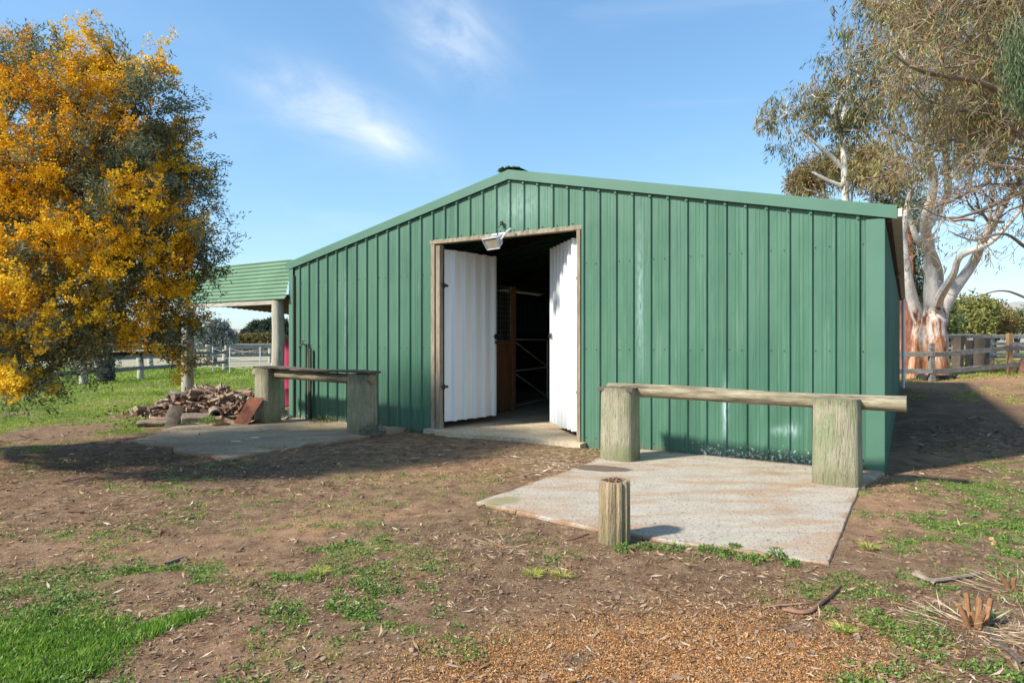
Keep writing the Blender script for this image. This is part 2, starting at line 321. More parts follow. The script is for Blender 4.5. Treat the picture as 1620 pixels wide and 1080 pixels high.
# ground
m, nt, b, o = newmat('soil_and_turf'); M['ground'] = m
def att(nm):
    a = nt.nodes.new('ShaderNodeAttribute'); a.attribute_name = nm; return a.outputs['Fac']
v = coords(nt); n1 = noi(nt, v, .8, 6, .6, .3); n2 = noi(nt, v, 6, 5, .65); n3 = noi(nt, v, 45, 4, .7); n4 = noi(nt, coords(nt, (1, 2.2, 1)), 130, 3, .7); n5 = noi(nt, coords(nt, (1, 1.6, 1)), 48, 4, .8)
col = ramp(nt, n2, [(.32, (.13, .076, .042)), (.5, (.235, .143, .082)), (.68, (.36, .235, .14))])
col = mixc(nt, math_(nt, 'MULTIPLY', att('tan'), sstep(nt, n2, .25, .6)), col, (.48, .265, .145))
col = mixc(nt, math_(nt, 'MULTIPLY', att('litter'), sstep(nt, n3, .3, .6)), col, (.075, .045, .03))  # dark tone for litter and for the painted tree and shed shade
col = mixc(nt, math_(nt, 'MULTIPLY', att('chips'), sstep(nt, n3, .25, .6)), col, (.48, .25, .09))
gcol = ramp(nt, n3, [(.3, (.06, .09, .018)), (.55, (.14, .20, .035)), (.75, (.27, .31, .08))])
gcol = mixc(nt, math_(nt, 'MULTIPLY', sstep(nt, n2, .40, .65), .7), gcol, (.28, .24, .11))
gm = sstep(nt, math_(nt, 'ADD', att('green'), math_(nt, 'MULTIPLY', math_(nt, 'SUBTRACT', n3, .5), .9)), .35, .65)
col = mixc(nt, gm, col, gcol)
col = mixc(nt, math_(nt, 'MULTIPLY', att('pale'), sstep(nt, n2, .2, .5)), col, (.46, .40, .31))
bare = math_(nt, 'SUBTRACT', 1.0, math_(nt, 'MULTIPLY', att('green'), .6))
col = mixc(nt, math_(nt, 'MULTIPLY', math_(nt, 'MULTIPLY', sstep(nt, n4, .60, .66), bare), .75), col, (.44, .34, .24))
col = mixc(nt, math_(nt, 'MULTIPLY', math_(nt, 'MULTIPLY', math_(nt, 'SUBTRACT', 1.0, sstep(nt, n4, .36, .42)), bare), .7), col, (.05, .032, .022))
col = mixc(nt, math_(nt, 'MULTIPLY', math_(nt, 'MULTIPLY', sstep(nt, n5, .57, .63), bare), .6), col, (.46, .36, .26))
col = mixc(nt, math_(nt, 'MULTIPLY', math_(nt, 'MULTIPLY', math_(nt, 'SUBTRACT', 1.0, sstep(nt, n5, .37, .43)), bare), .6), col, (.07, .042, .028))
nt.links.new(col, b.inputs['Base Color']); b.inputs['Roughness'].default_value = .95; b.inputs['Specular IOR Level'].default_value = .15
bump(nt, b, math_(nt, 'ADD', math_(nt, 'MULTIPLY', n3, 1.5), n4), .8, .015)
# ---------------------------------------------------------------- ground sheet and its masks
def ell(px, py, cx, cy, rx, ry, ang=0):
    ca, sa = math.cos(ang), math.sin(ang); dx = px-cx; dy = py-cy
    a = (dx*ca+dy*sa)/rx; b = (dy*ca-dx*sa)/ry
    return np.exp(-(a*a+b*b))
def topx(x, y):
    d = np.where(y > 1.2, y, 1.2); return 810+x/d*F, 540+EYE*F/d
def masks(x, y):
    px, py = topx(x, y); n = fbm(x*.9, y*.9, 3); nf = fbm(x*3.2, y*3.2, 17); n6 = fbm(x*7, y*7, 29)
    dn = lambda *a: ell(px, py, *a)
    z = np.zeros_like(px)
    # lawn behind / left
    lawn = sm((692-py-(px-150)*.03+(n-.5)*60)/26)*sm((470-px+(nf-.5)*40)/40)
    dry = sm((nf-.42)/.2)*sm((py-600)/25)*.55
    lush = 1.5*dn(60, 1045, 150, 60, R(-8))+.8*dn(270, 985, 80, 12, R(-16))+.6*dn(70, 930, 120, 50)
    pat = .75*dn(50, 842, 75, 18)+.55*dn(480, 915, 110, 26, R(-5))+.55*dn(250, 905, 120, 22)+.4*dn(400, 965, 150, 22)+.45*dn(720, 1010, 130, 50)+.4*dn(620, 960, 90, 30)+.25*dn(560, 850, 130, 25)+.25*dn(700, 830, 100, 20)
    pat = pat+.85*dn(1600, 800, 130, 55)+.45*dn(1480, 770, 100, 18)+.75*dn(1440, 862, 50, 22)+.45*dn(1520, 830, 60, 20)+.5*dn(1610, 880, 50, 40)+.35*dn(1400, 960, 200, 60)+.4*dn(1370, 1070, 60, 15)
    pat = pat+.46*sm((fbm(x*1.7, y*1.7, 91)-.44)/.15)*(1-np.clip(1.8*dn(980, 1060, 330, 90), 0, 1))+.6*dn(1140, 874, 120, 9, R(10))+.35*dn(270, 760, 40, 14)+.3*dn(180, 770, 40, 8)
    n12 = fbm(x*16, y*16, 37); near = np.maximum(lush*sm((nf-.15)/.3), pat*sm((n6*.4+nf*.3+n12*.3-.43)/.10)*.9)
    far = sm((y-22)/6)*sm((x-2)/6)*.75*sm((nf-.4)/.15)+sm((x-14)/3)*sm((28-y)/3)*sm((y-22)/2)*.35*sm((nf-.4)/.2)
    rest = .35*sm((n-.52)/.08)*np.where((y < 2.6) | (px < -40) | (px > 1700), 1, 0)
    back = np.where((y > 26) & (x < -5), .55*sm((n-.35)/.15), 0)
    green = np.clip(np.maximum.reduce([lawn*(1-dry), near, far, rest, back]), 0, 1)
    litter = np.clip(1.1*dn(200, 738, 240, 26)+.5*dn(330, 800, 120, 22, R(-15))+1.0*dn(1500, 660, 120, 60)+.35*dn(640, 930, 300, 60)+.45*dn(1250, 960, 250, 60), 0, 1)*sm((nf-.25)/.25)  # dark litter, plus wattle and shed shade painted into the soil colour
    tan = np.clip(.9*dn(520, 828, 150, 20, R(-8))+.6*dn(480, 900, 240, 30)+.8*dn(1400, 800, 90, 60)+.5*dn(420, 1030, 160, 50)+.4*dn(650, 750, 150, 30)+1.1*dn(1600, 620, 120, 25)+.6*dn(150, 860, 170, 22)+1.2*dn(1500, 715, 120, 15)+.9*sm((x-12)/3)*sm((y-8)/3), 0, 1)*sm((n6-.2)/.35)
    chips = np.clip(1.6*dn(980, 1060, 290, 75, R(-4))+.5*dn(1180, 1040, 180, 60)+.25*dn(800, 740, 160, 16), 0, 1)*sm((nf-.2)/.2)
    pale = np.where((y > 30) & (x < 0), sm((y-31)/4)*sm((fbm(x*.05, y*.12, 9)-.38)/.1), 0)
    return green, litter*(1-green*.6), tan, chips, pale
def axis(lo, hi, step, far, g=1.16):
    a = list(np.arange(lo, hi, step)); s = step; q = hi
    while q < far: a.append(q); s *= g; q += s
    a.append(far); s = step; q = lo-step; b = []
    while q > -far: b.append(q); s *= g; q -= s
    b.append(-far); return np.array(b[::-1]+a)
xs = axis(-7.5, 7.5, .045, 900); ys = axis(2.4, 11, .045, 900)
GX, GY = np.meshgrid(xs, ys); gx = GX.ravel(); gy = GY.ravel()
SHX, SHY = .8527, .5223     # shed frame: x axis along the wall, y axis into the shed
P0 = (4.27, 7.42)
def shed_local(x, y):
    rx = x-P0[0]; ry = y-P0[1]; return rx*SHX-ry*SHY, rx*SHY+ry*SHX
def relief(x, y):
    z = gz(x, y)+(fbm(x*.7, y*.7, 41)-.5)*.07+(fbm(x*3, y*3, 43)-.5)*.03+(fbm(x*12, y*12, 47)-.5)*.016
    lx, ly = shed_local(x, y)
    ins = sm((ly+.25)/.3)*sm((lx+10.4)/.3)*sm((.3-lx)/.3)*sm((17-ly)/.3)
    z = z*(1-ins)-.05*ins
    k1 = np.exp(-(np.hypot(x-2.0, y-6.4)/2.9)**6); z = z*(1-k1*.6)+.026*k1*np.clip((y-4.0)/1.2+ (x-1.2)*.7, 0, 1)
    k2 = np.exp(-(np.hypot(x+4.0, y-10.4)/2.3)**6); z = z*(1-k2*.6)+.010*k2
    return z-.015
gzv = relief(gx, gy)
fl = np.hypot(gx, gy); gzv = np.where(fl > 60, gz(gx, gy)*1.0-.02+.004*np.clip(fl-60, 0, 60)*0, gzv)
nx, ny = len(xs), len(ys)
idx = np.arange(nx*ny).reshape(ny, nx); q = np.stack([idx[:-1, :-1], idx[:-1, 1:], idx[1:, 1:], idx[1:, :-1]], -1).reshape(-1, 4)
me = bpy.data.meshes.new('ground'); me.vertices.add(nx*ny); me.vertices.foreach_set('co', np.stack([gx, gy, gzv], 1).astype(np.float32).ravel())
me.loops.add(q.size); me.loops.foreach_set('vertex_index', q.ravel().astype(np.int32)); me.polygons.add(len(q)); me.polygons.foreach_set('loop_start', np.arange(0, q.size, 4, dtype=np.int32))
try: me.polygons.foreach_set('loop_total', np.full(len(q), 4, dtype=np.int32))
except Exception: pass
mk_ = list(masks(gx, gy)); mk_[4] = mk_[4]*.7
for nm, a in zip(('green', 'litter', 'tan', 'chips', 'pale'), mk_):
    t = me.attributes.new(nm, 'FLOAT', 'POINT'); t.data.foreach_set('value', a.astype(np.float32))
me.update(calc_edges=True); me.polygons.foreach_set('use_smooth', np.ones(len(q), bool)); me.materials.append(M['ground'])
ground = bpy.data.objects.new('ground', me); C.objects.link(ground); struct(ground)
def zg(x, y): return float(relief(np.array([x]), np.array([y]))[0])
# ---------------------------------------------------------------- concrete pads
def slab(name, pts, top, mat, rag=.02, thick=.14, sub=14):
    mb = MB(); ring = []
    n = len(pts)
    for i in range(n):
        a = Vector(pts[i]); b2 = Vector(pts[(i+1) % n])
        for k in range(sub):
            p = a.lerp(b2, k/sub); nn = Vector((b2.y-a.y, a.x-b2.x)).normalized()
            ring.append(p+nn*(float(vn(p.x*3.1+9, p.y*3.1+7, 5))-.5)*rag*2+nn*(rnd.random()-.5)*rag*.15)
    cx = sum(p.x for p in ring)/len(ring); cy = sum(p.y for p in ring)/len(ring); k = len(ring)
    vs = [(p.x, p.y, top-.010) for p in ring]+[(p.x, p.y, top-thick) for p in ring]+[(p.x+(cx-p.x)*.006, p.y+(cy-p.y)*.006, top) for p in ring]+[(cx, cy, top)]+[(p.x+(cx-p.x)*.16, p.y+(cy-p.y)*.16, top) for p in ring]
    fs = [(i, (i+1) % k, k+(i+1) % k, k+i) for i in range(k)]+[(i, 2*k+i, 2*k+(i+1) % k, (i+1) % k) for i in range(k)]+[(2*k+i, 3*k+1+i, 3*k+1+(i+1) % k, 2*k+(i+1) % k) for i in range(k)]+[(3*k+1+i, 3*k, 3*k+1+(i+1) % k) for i in range(k)]
    mb.add(vs, fs); o = mb.build(name, mat); at = o.data.attributes.new('edge', 'FLOAT', 'POINT'); at.data.foreach_set('value', [1.0]*(3*k)+[0.0]*(k+1)); return struct(o)
def SW(lx, ly): return (P0[0]+lx*SHX+ly*SHY, P0[1]-lx*SHY+ly*SHX)
slab('path', [(-.33, 5.98), (.75, 5.05), (2.13, 4.33), (3.50, 6.50), (4.22, 7.3), SW(0, -.03), SW(-3.3, -.03), (1.0, 8.0)], .026, M['slab'], rag=.012)
slab('path', [(-5.7, 9.7), (-3.72, 8.2), (-2.3, 10.1), SW(-7.0, -.03), SW(-10.05, -.03), (-5.9, 11.7)], .022, M['slab2'], rag=.12)
# ---------------------------------------------------------------- the shed
ROT = math.atan2(-SHY, SHX)
HE, HR, LN, LD = 3.02, 4.12, 10.1, 16.6
def gab(x): return HE+(HR-HE)*(1-abs(x+LN/2)/(LN/2))
barn = thing('shed', 'long green ribbed steel shed with a low gable and an open double doorway', 'shed', (P0[0], P0[1], 0), ROT)
D0, D1, DH = -6.56, -3.86, 3.14
def ribprofile(a, b, pitch=.2525, h=.03, off=0.0):
    pts = [(a, 0)]; k0 = math.floor((a-off)/pitch)
    for k in range(k0, k0+int((b-a)/pitch)+3):
        c = off+k*pitch
        for dx, dy in ((-.033, 0), (-.014, -h), (.014, -h), (.033, 0), (.10, 0), (.108, -.003), (.118, -.003), (.126, 0), (.145, 0), (.153, -.003), (.163, -.003), (.171, 0)):
            x = c+dx
            if a+.001 < x < b-.001: pts.append((x, dy))
    pts.append((b, 0)); pts.sort(); return pts
def sheet(mb, prof, zlo, zhi, mi=0, nz=1):
    k = len(prof); vs = []
    for j in range(nz+1):
        for x, y in prof: vs.append((x, y, zlo+(zhi(x)-zlo)*j/nz))
    mb.add(vs, [(j*k+i, j*k+i+1, (j+1)*k+i+1, (j+1)*k+i) for j in range(nz) for i in range(k-1)], mi)
mb = MB()
sheet(mb, ribprofile(-LN+.02, D0-.03), -.04, gab); sheet(mb, ribprofile(D0-.03, D1+.03), DH+.06, gab); sheet(mb, ribprofile(D1+.03, -.02), -.04, gab)
k = -39
for k in range(-40, 1):                                   # fixing screws
    x = k*.2525
    for zr in (.12, 1.40, 2.64):
        for dx in ((.05,) if k % 2 else (-.05, )):
            xx = x+dx
            if xx > -.1 or xx < -LN+.1: continue
            if D0-.05 < xx < D1+.05 and zr < DH+.1: continue
            mb.box((xx, -.006, zr+rnd.uniform(-.008, .008)), (.010, .008, .010), mi=1)
    if D0 < x+.08 < D1: mb.box((x+.08, -.006, DH+.1), (.014, .01, .014), mi=1)
    if -LN < x < 0: mb.box((x, -.034, gab(x)-.14), (.014, .012, .014), mi=1)
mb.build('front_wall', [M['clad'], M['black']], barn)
def sidewall(name, x, sgn):
    mb = MB(); pr = ribprofile(.0, LD, pitch=.2525); k = len(pr)
    vs = [(x-sgn*(y), p, z) for z in (-.04, HE) for p, y in pr]
    mb.add(vs, [(i, i+1, k+i+1, k+i) for i in range(k-1)]); mb.build(name, M['clad2'], barn)
sidewall('side_wall', 0, 1); sidewall('side_wall', -LN, -1)
mb = MB(); sheet(mb, [(x, LD) for x in (-LN, -LN/2, 0)], -.04, gab); mb.build('rear_wall', M['clad2'], barn)
# roof with ribbed sheets, each slope thick enough to block light
ov = .16
roof_mb = MB()
for sg in (-1, 1):
    for lay in (0, .012):
        pr = []; y = -.03
        while y < LD+.05:
            for dy, dz in ((0, 0), (.16, 0), (.18, .028), (.21, .028), (.23, 0)): pr.append((y+dy, dz))
            y += .25
        xe = (0+ov) if sg > 0 else (-LN-ov); zr = HR+.03+lay*2; ze = HE+.03+lay*2-(HR-HE)/(LN/2)*ov
        k = len(pr); vs = [(-LN/2, a, zr+b2) for a, b2 in pr]+[(xe, a, ze+b2) for a, b2 in pr]
        roof_mb.add(vs, [(i, i+1, k+i+1, k+i) for i in range(k-1)])
roof = roof_mb.build('roof', M['clad2'], barn)
rc = MB()
for sg in (-1, 1): rc.box((-LN/2+sg*.10, LD/2, HR+.085), (.22, LD+.1, .006), ry=sg*R(12))
rc.box((-LN/2, -.06, HR+.10), (.05, .05, .02)); rc.box((-LN/2+.16, -.07, HR+.075), (.11, .05, .012), ry=R(14)); rc.box((-LN/2-.12, -.07, HR+.088), (.09, .05, .012), ry=R(-18))
rc.build('ridge_cap', M['clad2'], roof)
def barge(name, x0, x1, th=.15, yo=0.0):
    mb = MB(); vs = []
    n = 10
    for i in range(n+1):
        x = x0+(x1-x0)*i/n; z = gab(x)+.06
        for y, dz in ((-.052-yo, -th), (-.055-yo, -.012), (-.045-yo, 0), (.12, .004), (.12, -.004), (-.04-yo, -.008), (-.046-yo, -.014), (-.043-yo, -th)): vs.append((x, y, z+dz))
    mb.add(vs, [(i*8+j, i*8+(j+1) % 8, (i+1)*8+(j+1) % 8, (i+1)*8+j) for i in range(n) for j in range(8)]+[tuple(range(7, -1, -1)), tuple(n*8+j for j in range(8))])
    return mb.build(name, M['flash'], barn)
barge('barge_flashing', -LN-.10, -LN/2); barge('barge_flashing', -LN/2, -2.35, yo=.003); barge('barge_flashing', -2.38, .14, yo=.008)
mb = MB(); mb.box((-.075, -.037, 1.44), (.19, .006, 2.96)); mb.box((.018, .06, 1.44), (.006, .2, 2.96)); mb.build('corner_flashing', M['flash'], barn)
mb = MB(); mb.box((-LN+.03, -.037, 1.48), (.11, .006, 3.04)); mb.box((-LN-.025, .02, 1.48), (.006, .12, 3.04)); mb.build('corner_flashing', M['flash'], barn)
mb = MB(); mb.box((-LN+.105, -.02, 1.4), (.02, .03, 2.8)); mb.build('edge_batten', M['darkwood'], barn)
# gutter + fascia + downpipe
mb = MB(); gx0 = ov-.03
mb.box((gx0+.055, LD/2, HE-.045), (.005, LD+.1, .10)); mb.box((gx0, LD/2, HE-.095), (.11, LD+.1, .005)); mb.box((gx0-.055, LD/2, HE-.05), (.005, LD+.1, .085)); mb.box((gx0, -.045, HE-.05), (.11, .005, .09))
mb.build('gutter', M['gutter'], barn)
mb = MB(); mb.box((.06, LD/2, HE-.08), (.05, LD, .12)); mb.build('eave_beam', M['darkwood'], barn)
mb = MB(); mb.tube([(gx0-.0, LD-.35, HE-.1), (gx0, LD-.35, -.02)], .045, 12); mb.build('downpipe', M['pvc'], barn, True)
# door frame of sawn timber
fr = MB()
fr.box((D0-.0, .03, DH/2), (.075, .10, DH)); fr.build('door_frame', M['frame'], barn, bevel=.004)
fr = MB(); fr.box((D0+.085, .06, DH/2), (.09, .11, DH-.02)); fr.build('door_jamb', M['frame'], barn, bevel=.004)
fr = MB(); fr.box((D1, .03, DH/2), (.06, .10, DH)); fr.build('door_jamb', M['frame'], barn, bevel=.004)
fr = MB(); fr.box(((D0+D1)/2, .03, DH+.035), (D1-D0+.12, .11, .065)); fr.build('door_lintel', M['frame'], barn, bevel=.004)
# white doors
def door(hx, hy, ang, n, name='door', mir=1, ln=1.29):
    d = bpy.data.objects.new(name, None); C.objects.link(d); d.parent = barn; d.location = (hx, hy, 0); d.rotation_euler = (0, 0, ang)
    mb = MB(); z0, z1 = .16, 3.06; pr = []
    x = 0; pitch = ln/n
    for i in range(n):
        for dx, dy in ((0, 0), (.62, 0), (.70, -.055*mir), (.92, -.055*mir), (1.0, 0)): pr.append((x+dx*pitch, dy))
        x += pitch
    k = len(pr)
    for off in (0, .006):
        vs = [(a, b2+off, z0+(rnd.random()-.5)*.01) for a, b2 in pr]+[(a, b2+off, z1+(rnd.random()-.5)*.012) for a, b2 in pr]
        mb.add(vs, [(i, i+1, k+i+1, k+i) for i in range(k-1)])
    mb.build('door_leaf', M['white'], d)
    for zz in (.3, 1.5, 2.9):
        mb = MB(); mb.box((ln/2, .04*mir+.01, zz), (ln-.04, .04, .09)); mb.build('rear_rail', M['darkwood'], d)
    return d
dl = door(D0+.16, .10, R(82), 5, mir=1)
dr = door(D1-.05, .10, R(135), 7, mir=-1)
for d, s in ((dl, 1), (dr, -1)):
    mb = MB(); mb.box((1.27, -.055*s, 1.60), (.10, .012, .10)); mb.box((1.26, -.065*s, 1.60), (.14, .015, .03)); la = mb.build('latch', M['black'], d)
    if s > 0:
        mb = MB(); mb.tube([(1.24+.02*math.cos(a), -.08, 1.52+.02*math.sin(a)) for a in np.linspace(0, math.pi, 7)]+[], .004, 5)
        mb.box((1.24, -.08, 1.49), (.05, .02, .045)); mb.build('padlock', M['black'], d)
    for zz in (.75, 2.45):
        mb = MB(); mb.box((.0, -.012*s, zz), (.14, .012, .04)); mb.tube([(-.01, -.012*s, zz-.04), (-.01, -.012*s, zz+.04)], .012, 6); mb.build('hinge', M['black'], d)
# floor of the shed with its broken door sill
mb = MB(); pts = []
xsill = np.linspace(D1+.12, D0-.12, 22)
ring = [(-.05, .02), (-.05, LD-.05), (-LN+.05, LD-.05), (-LN+.05, .02), (D0-.12, .02)]+[(float(x), -.16-.05*rnd.random()-.05*math.sin(x*3)) for x in xsill[::-1]]+[(D1+.12, .02)]
k = len(ring); mb.add([(x, y, .045) for x, y in ring]+[(x, y, -.12) for x, y in ring], [tuple(range(k-1, -1, -1))]+[(i, (i+1) % k, k+(i+1) % k, k+i) for i in range(k)])
fl_ = mb.build('floor', M['conc_in'], None); fl_.location = (P0[0], P0[1], 0); fl_.rotation_euler = (0, 0, ROT); struct(fl_)
# rafters and purlins under the roof
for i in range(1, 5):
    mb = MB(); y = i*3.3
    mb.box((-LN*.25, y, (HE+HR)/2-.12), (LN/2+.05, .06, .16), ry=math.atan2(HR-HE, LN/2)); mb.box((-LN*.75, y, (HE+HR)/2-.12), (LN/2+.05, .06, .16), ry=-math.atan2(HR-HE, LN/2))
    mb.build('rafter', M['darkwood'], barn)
# stall partition inside
def SL(lx, ly, z=0): a = SW(lx, ly); return (a[0], a[1], z)
sp_ = thing('stall_partition', 'dark stained timber stall wall with wire mesh above, inside the doorway', 'partition', SL(-6.95, 0, .045), ROT)
for i in range(10):
    mb = MB(); mb.box((0, .28+i*.3, .73), (.03, .292, 1.42)); mb.build('board', M['stallwood'], sp_, bevel=.004)
mb = MB(); mb.box((0, 1.6, 1.46), (.07, 3.0, .05)); mb.build('top_rail', M['stallwood'], sp_)
mb = MB(); mb.box((0, 3.2, 1.32), (.10, .11, 2.64)); mb.build('post', M['stallwood'], sp_)
mb = MB()
for i in range(30): mb.box((0, .2+i*.1, 2.05), (.004, .004, 1.15))
for i in range(12): mb.box((.003, 1.65, 1.5+i*.1), (.004, 3.0, .004))
mb.build('wire_mesh', M['galv'], sp_)
sg_ = thing('stall_gate', 'grey tubular steel stall gate with diagonal braces beyond the timber partition', 'gate', SL(-6.98, 3.35, .1), ROT+R(8))
mb = MB(); r_ = .018
L_ = 2.0
for a, b2 in (((0, 0, .02), (0, L_, .02)), ((0, 0, .78), (0, L_, .78)), ((0, 0, 1.45), (0, L_, 1.45)), ((0, 0, .02), (0, 0, 1.45)), ((0, L_, .02), (0, L_, 1.45))): mb.tube([a, b2], r_, 8)
mb.build('gate_frame', M['galv'], sg_, True)
for a, b2 in (((0, 0, 1.40), (0, L_, .8)), ((0, 0, .72), (0, L_, .06))):
    mb = MB(); mb.tube([a, b2], .014, 8); mb.build('brace', M['galv'], sg_, True)
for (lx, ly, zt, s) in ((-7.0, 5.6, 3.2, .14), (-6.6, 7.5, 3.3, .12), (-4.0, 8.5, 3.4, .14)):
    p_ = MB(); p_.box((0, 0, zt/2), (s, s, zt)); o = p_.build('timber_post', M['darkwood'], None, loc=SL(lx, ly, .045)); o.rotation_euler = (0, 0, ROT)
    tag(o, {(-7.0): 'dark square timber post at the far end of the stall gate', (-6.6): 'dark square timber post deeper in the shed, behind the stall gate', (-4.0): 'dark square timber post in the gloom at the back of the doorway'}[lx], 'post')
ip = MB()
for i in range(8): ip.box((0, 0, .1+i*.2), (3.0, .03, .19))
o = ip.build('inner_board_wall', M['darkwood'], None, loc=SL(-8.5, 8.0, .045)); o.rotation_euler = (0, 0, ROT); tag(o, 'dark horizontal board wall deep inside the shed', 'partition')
# ---------------------------------------------------------------- floodlight over the door
fl = thing('floodlight', 'grey floodlight with wire hook hung from the door lintel', 'light', SL(-5.22, -.16, DH-.02), ROT+R(-14))
mb = MB(); s = [(-.15, -.02, -.16), (.15, -.02, -.16), (.15, .09, -.02), (-.15, .09, -.02)]
vs = [(-.165, -.11, -.02), (.165, -.11, -.02), (.14, -.02, -.175), (-.14, -.02, -.175), (-.11, .05, .035), (.11, .05, .035), (.09, .09, -.09), (-.09, .09, -.09)]
mb.add(vs, [(3, 2, 1, 0), (4, 5, 6, 7), (0, 1, 5, 4), (2, 3, 7, 6), (1, 2, 6, 5), (3, 0, 4, 7)]); mb.build('housing', M['lampgrey'], fl, bevel=.012)
c_ = [Vector(v) for v in vs[:4]]; ctr = sum(c_, Vector())/4; nrm = (c_[2]-c_[0]).cross(c_[1]-c_[0]).normalized()
if nrm.y > 0: nrm = -nrm
mb = MB(); g4 = [ctr+(p-ctr)*.82+nrm*.008 for p in c_]; mb.add(g4, [(0, 1, 2, 3)]); mb.build('lens', M['glass'], fl)
mb = MB()
for i in range(4):
    a, b2 = c_[i]+nrm*.01, c_[(i+1) % 4]+nrm*.01; mb.tube([a, b2], .010, 6)
mb.build('lens_rim', M['lampgrey'], fl, True)
mb = MB(); mb.tube([(.17, -.03, -.05), (.21, .03, .05), (.23, .12, .13)], .014, 6); mb.box((.0, .08, .065), (.3, .03, .03)); mb.build('bracket', M['galv'], fl)
mb = MB(); mb.tube([(-.01, .06, .05), (.01, .05, .11), (-.02, .07, .16), (.02, .10, .20), (.02, .13, .22)], .006, 6); mb.box((.02, .125, .235), (.05, .03, .06)); mb.build('hanging_wire', M['black'], fl)
# ---------------------------------------------------------------- tap on the wall
tp = thing('garden_tap', 'dark tap on a thin upright pipe on the shed wall behind the hitching rail', 'tap', SL(-9.60, -.07, 0), ROT)
mb = MB(); mb.tube([(0, 0, 0), (0, 0, 1.43)], .016, 8); mb.tube([(0, 0, 1.40), (0, -.0, 1.46)], .02, 8); mb.build('pipe', M['darkwood'], tp, True)
mb = MB(); mb.box((.10, .01, .68), (.05, .035, 1.4)); mb.build('backing_board', M['darkwood'], tp)
mb = MB(); mb.tube([(0, 0, 1.44), (-.05, -.05, 1.46), (-.09, -.08, 1.42), (-.09, -.08, 1.38)], .014, 8); mb.tube([(-.04, -.04, 1.46), (-.04, -.04, 1.52)], .008, 6); mb.tube([(-.08, -.06, 1.525), (0, -.02, 1.525)], .008, 6)
mb.build('tap_head', M['black'], tp, True)
mb = MB(); mb.tube([(-.09, 0, .88), (.02, 0, .90)], .014, 6); mb.box((0, 0, .86), (.05, .05, .12)); mb.build('valve', M['black'], tp)
# ---------------------------------------------------------------- lean-to
lt = thing('lean_to', 'open lean-to with light green corrugated front sheet and round timber posts beside the shed', 'shelter', SL(-LN, 0, 0), ROT)
LW = 3.8
def corr(mb, x0, x1, path, amp=.014, pitch=.082, mi=0):
    # sheet whose corrugations run along x; path = (y,z) polyline
    pts = []; acc = 0
    for i in range(len(path)-1):
        a = Vector(path[i]); b2 = Vector(path[i+1]); L = (b2-a).length; n = max(2, int(L/pitch*8)); nn = Vector((-(b2-a).y, (b2-a).x)).normalized()
        for k in range(n+(1 if i == len(path)-2 else 0)):
            s = L*k/n; pts.append(a.lerp(b2, k/n)+nn*amp*math.sin((acc+s)/pitch*2*math.pi))
        acc += L
    k = len(pts); return pts, k
mb = MB(); path = [(-.14, 2.34), (.12, 3.14)]
pts, k = corr(mb, 0, 0, path)
mb.add([(-LW, p[0], p[1]) for p in pts]+[(-.02-.08*i/k, p[0], p[1]) for i, p in enumerate(pts)], [(i, i+1, k+i+1, k+i) for i in range(k-1)])
mb.build('front_sheet', M['awn'], lt, True)
mb = MB(); pts, k = corr(mb, 0, 0, [(.16, 3.10), (.35, 3.12), (3.0, 2.75), (6.2, 2.10)], amp=.012, pitch=.12)
mb = MB(); pts, k = corr(mb, 0, 0, [(-.08, 2.42), (6.2, 2.06)], amp=.016, pitch=.15)
mb.add([(-LW, p[0], p[1]) for p in pts]+[(-.03, p[0], p[1]) for p in pts], [(i, i+1, k+i+1, k+i) for i in range(k-1)])
mb.build('roof_sheet', M['under'], lt, True)
mb = MB(); mb.box((-LW/2-.25, -.10, 2.29), (LW-.2, .05, .09)); mb.build('front_beam', M['beam'], lt, bevel=.004)
mb = MB(); mb.box((-LW/2, 6.1, 2.0), (LW, .05, .10)); mb.build('rear_beam', M['beam'], lt)
for (x, y, r0, h) in ((-.36, -.03, .125, 2.32), (-3.42, -.03, .13, 2.3), (-3.5, 6.0, .11, 2.0)):
    wx, wy = SW(-LN+x, y); zb = gzf(wx, wy)-.1
    mb = MB(); n = 9; mb.tube([(x+.01*math.sin(i*1.3), y, zb+(h-zb)*i/n) for i in range(n+1)], [r0*(1.03-.1*i/n) for i in range(n+1)], 16, rough=.05); mb.build('post', M['post'], lt, True)
bar = thing('plastic_drum', 'faded pink plastic drum behind the lean-to post by the shed wall', 'drum', SL(-11.36, 1.0, .1))
mb = MB(); mb.lathe([(.26, 0), (.29, .03), (.29, .36), (.30, .38), (.30, .42), (.29, .44), (.29, .8), (.30, .82), (.29, .86), (.29, 1.35), (.24, 1.45), (.06, 1.46)], 24); bar_b = mb.build('drum_body', M['pink'], bar, True)
mb = MB(); mb.lathe([(.05, 1.46), (.05, 1.49), (.02, 1.49)], 12); mb.build('cap', M['black'], bar)
# ---------------------------------------------------------------- hitching rails
def bigpost(parent, x, y, wx, wy, h, ang, seed):
    mb = MB(); n = 28; nz = 9; rr = random.Random(seed); vs = []
    jit = [rr.uniform(-.012, .012) for _ in range(n)]
    for k in range(nz+1):
        z = -.12+(h+.12)*k/nz; sc = 1.03-.05*k/nz
        if k == nz: sc *= .97
        for j in range(n):
            th = 2*math.pi*j/n; c, s = math.cos(th), math.sin(th); e = .5
            vs.append((x+math.copysign(abs(c)**e, c)*wx/2*(sc+jit[j]), y+math.copysign(abs(s)**e, s)*wy/2*(sc+jit[j]), z+(rr.uniform(-.006, .006) if k == nz else 0)))
    fs = [(k*n+j, k*n+(j+1) % n, (k+1)*n+(j+1) % n, (k+1)*n+j) for k in range(nz) for j in range(n)]
    vs.append((x, y, h-.004)); fs += [(nz*n+j, nz*n+(j+1) % n, len(vs)-1) for j in range(n)]
    mb.add(vs, fs, 0); return mb.build('post', M['log'], parent, True)
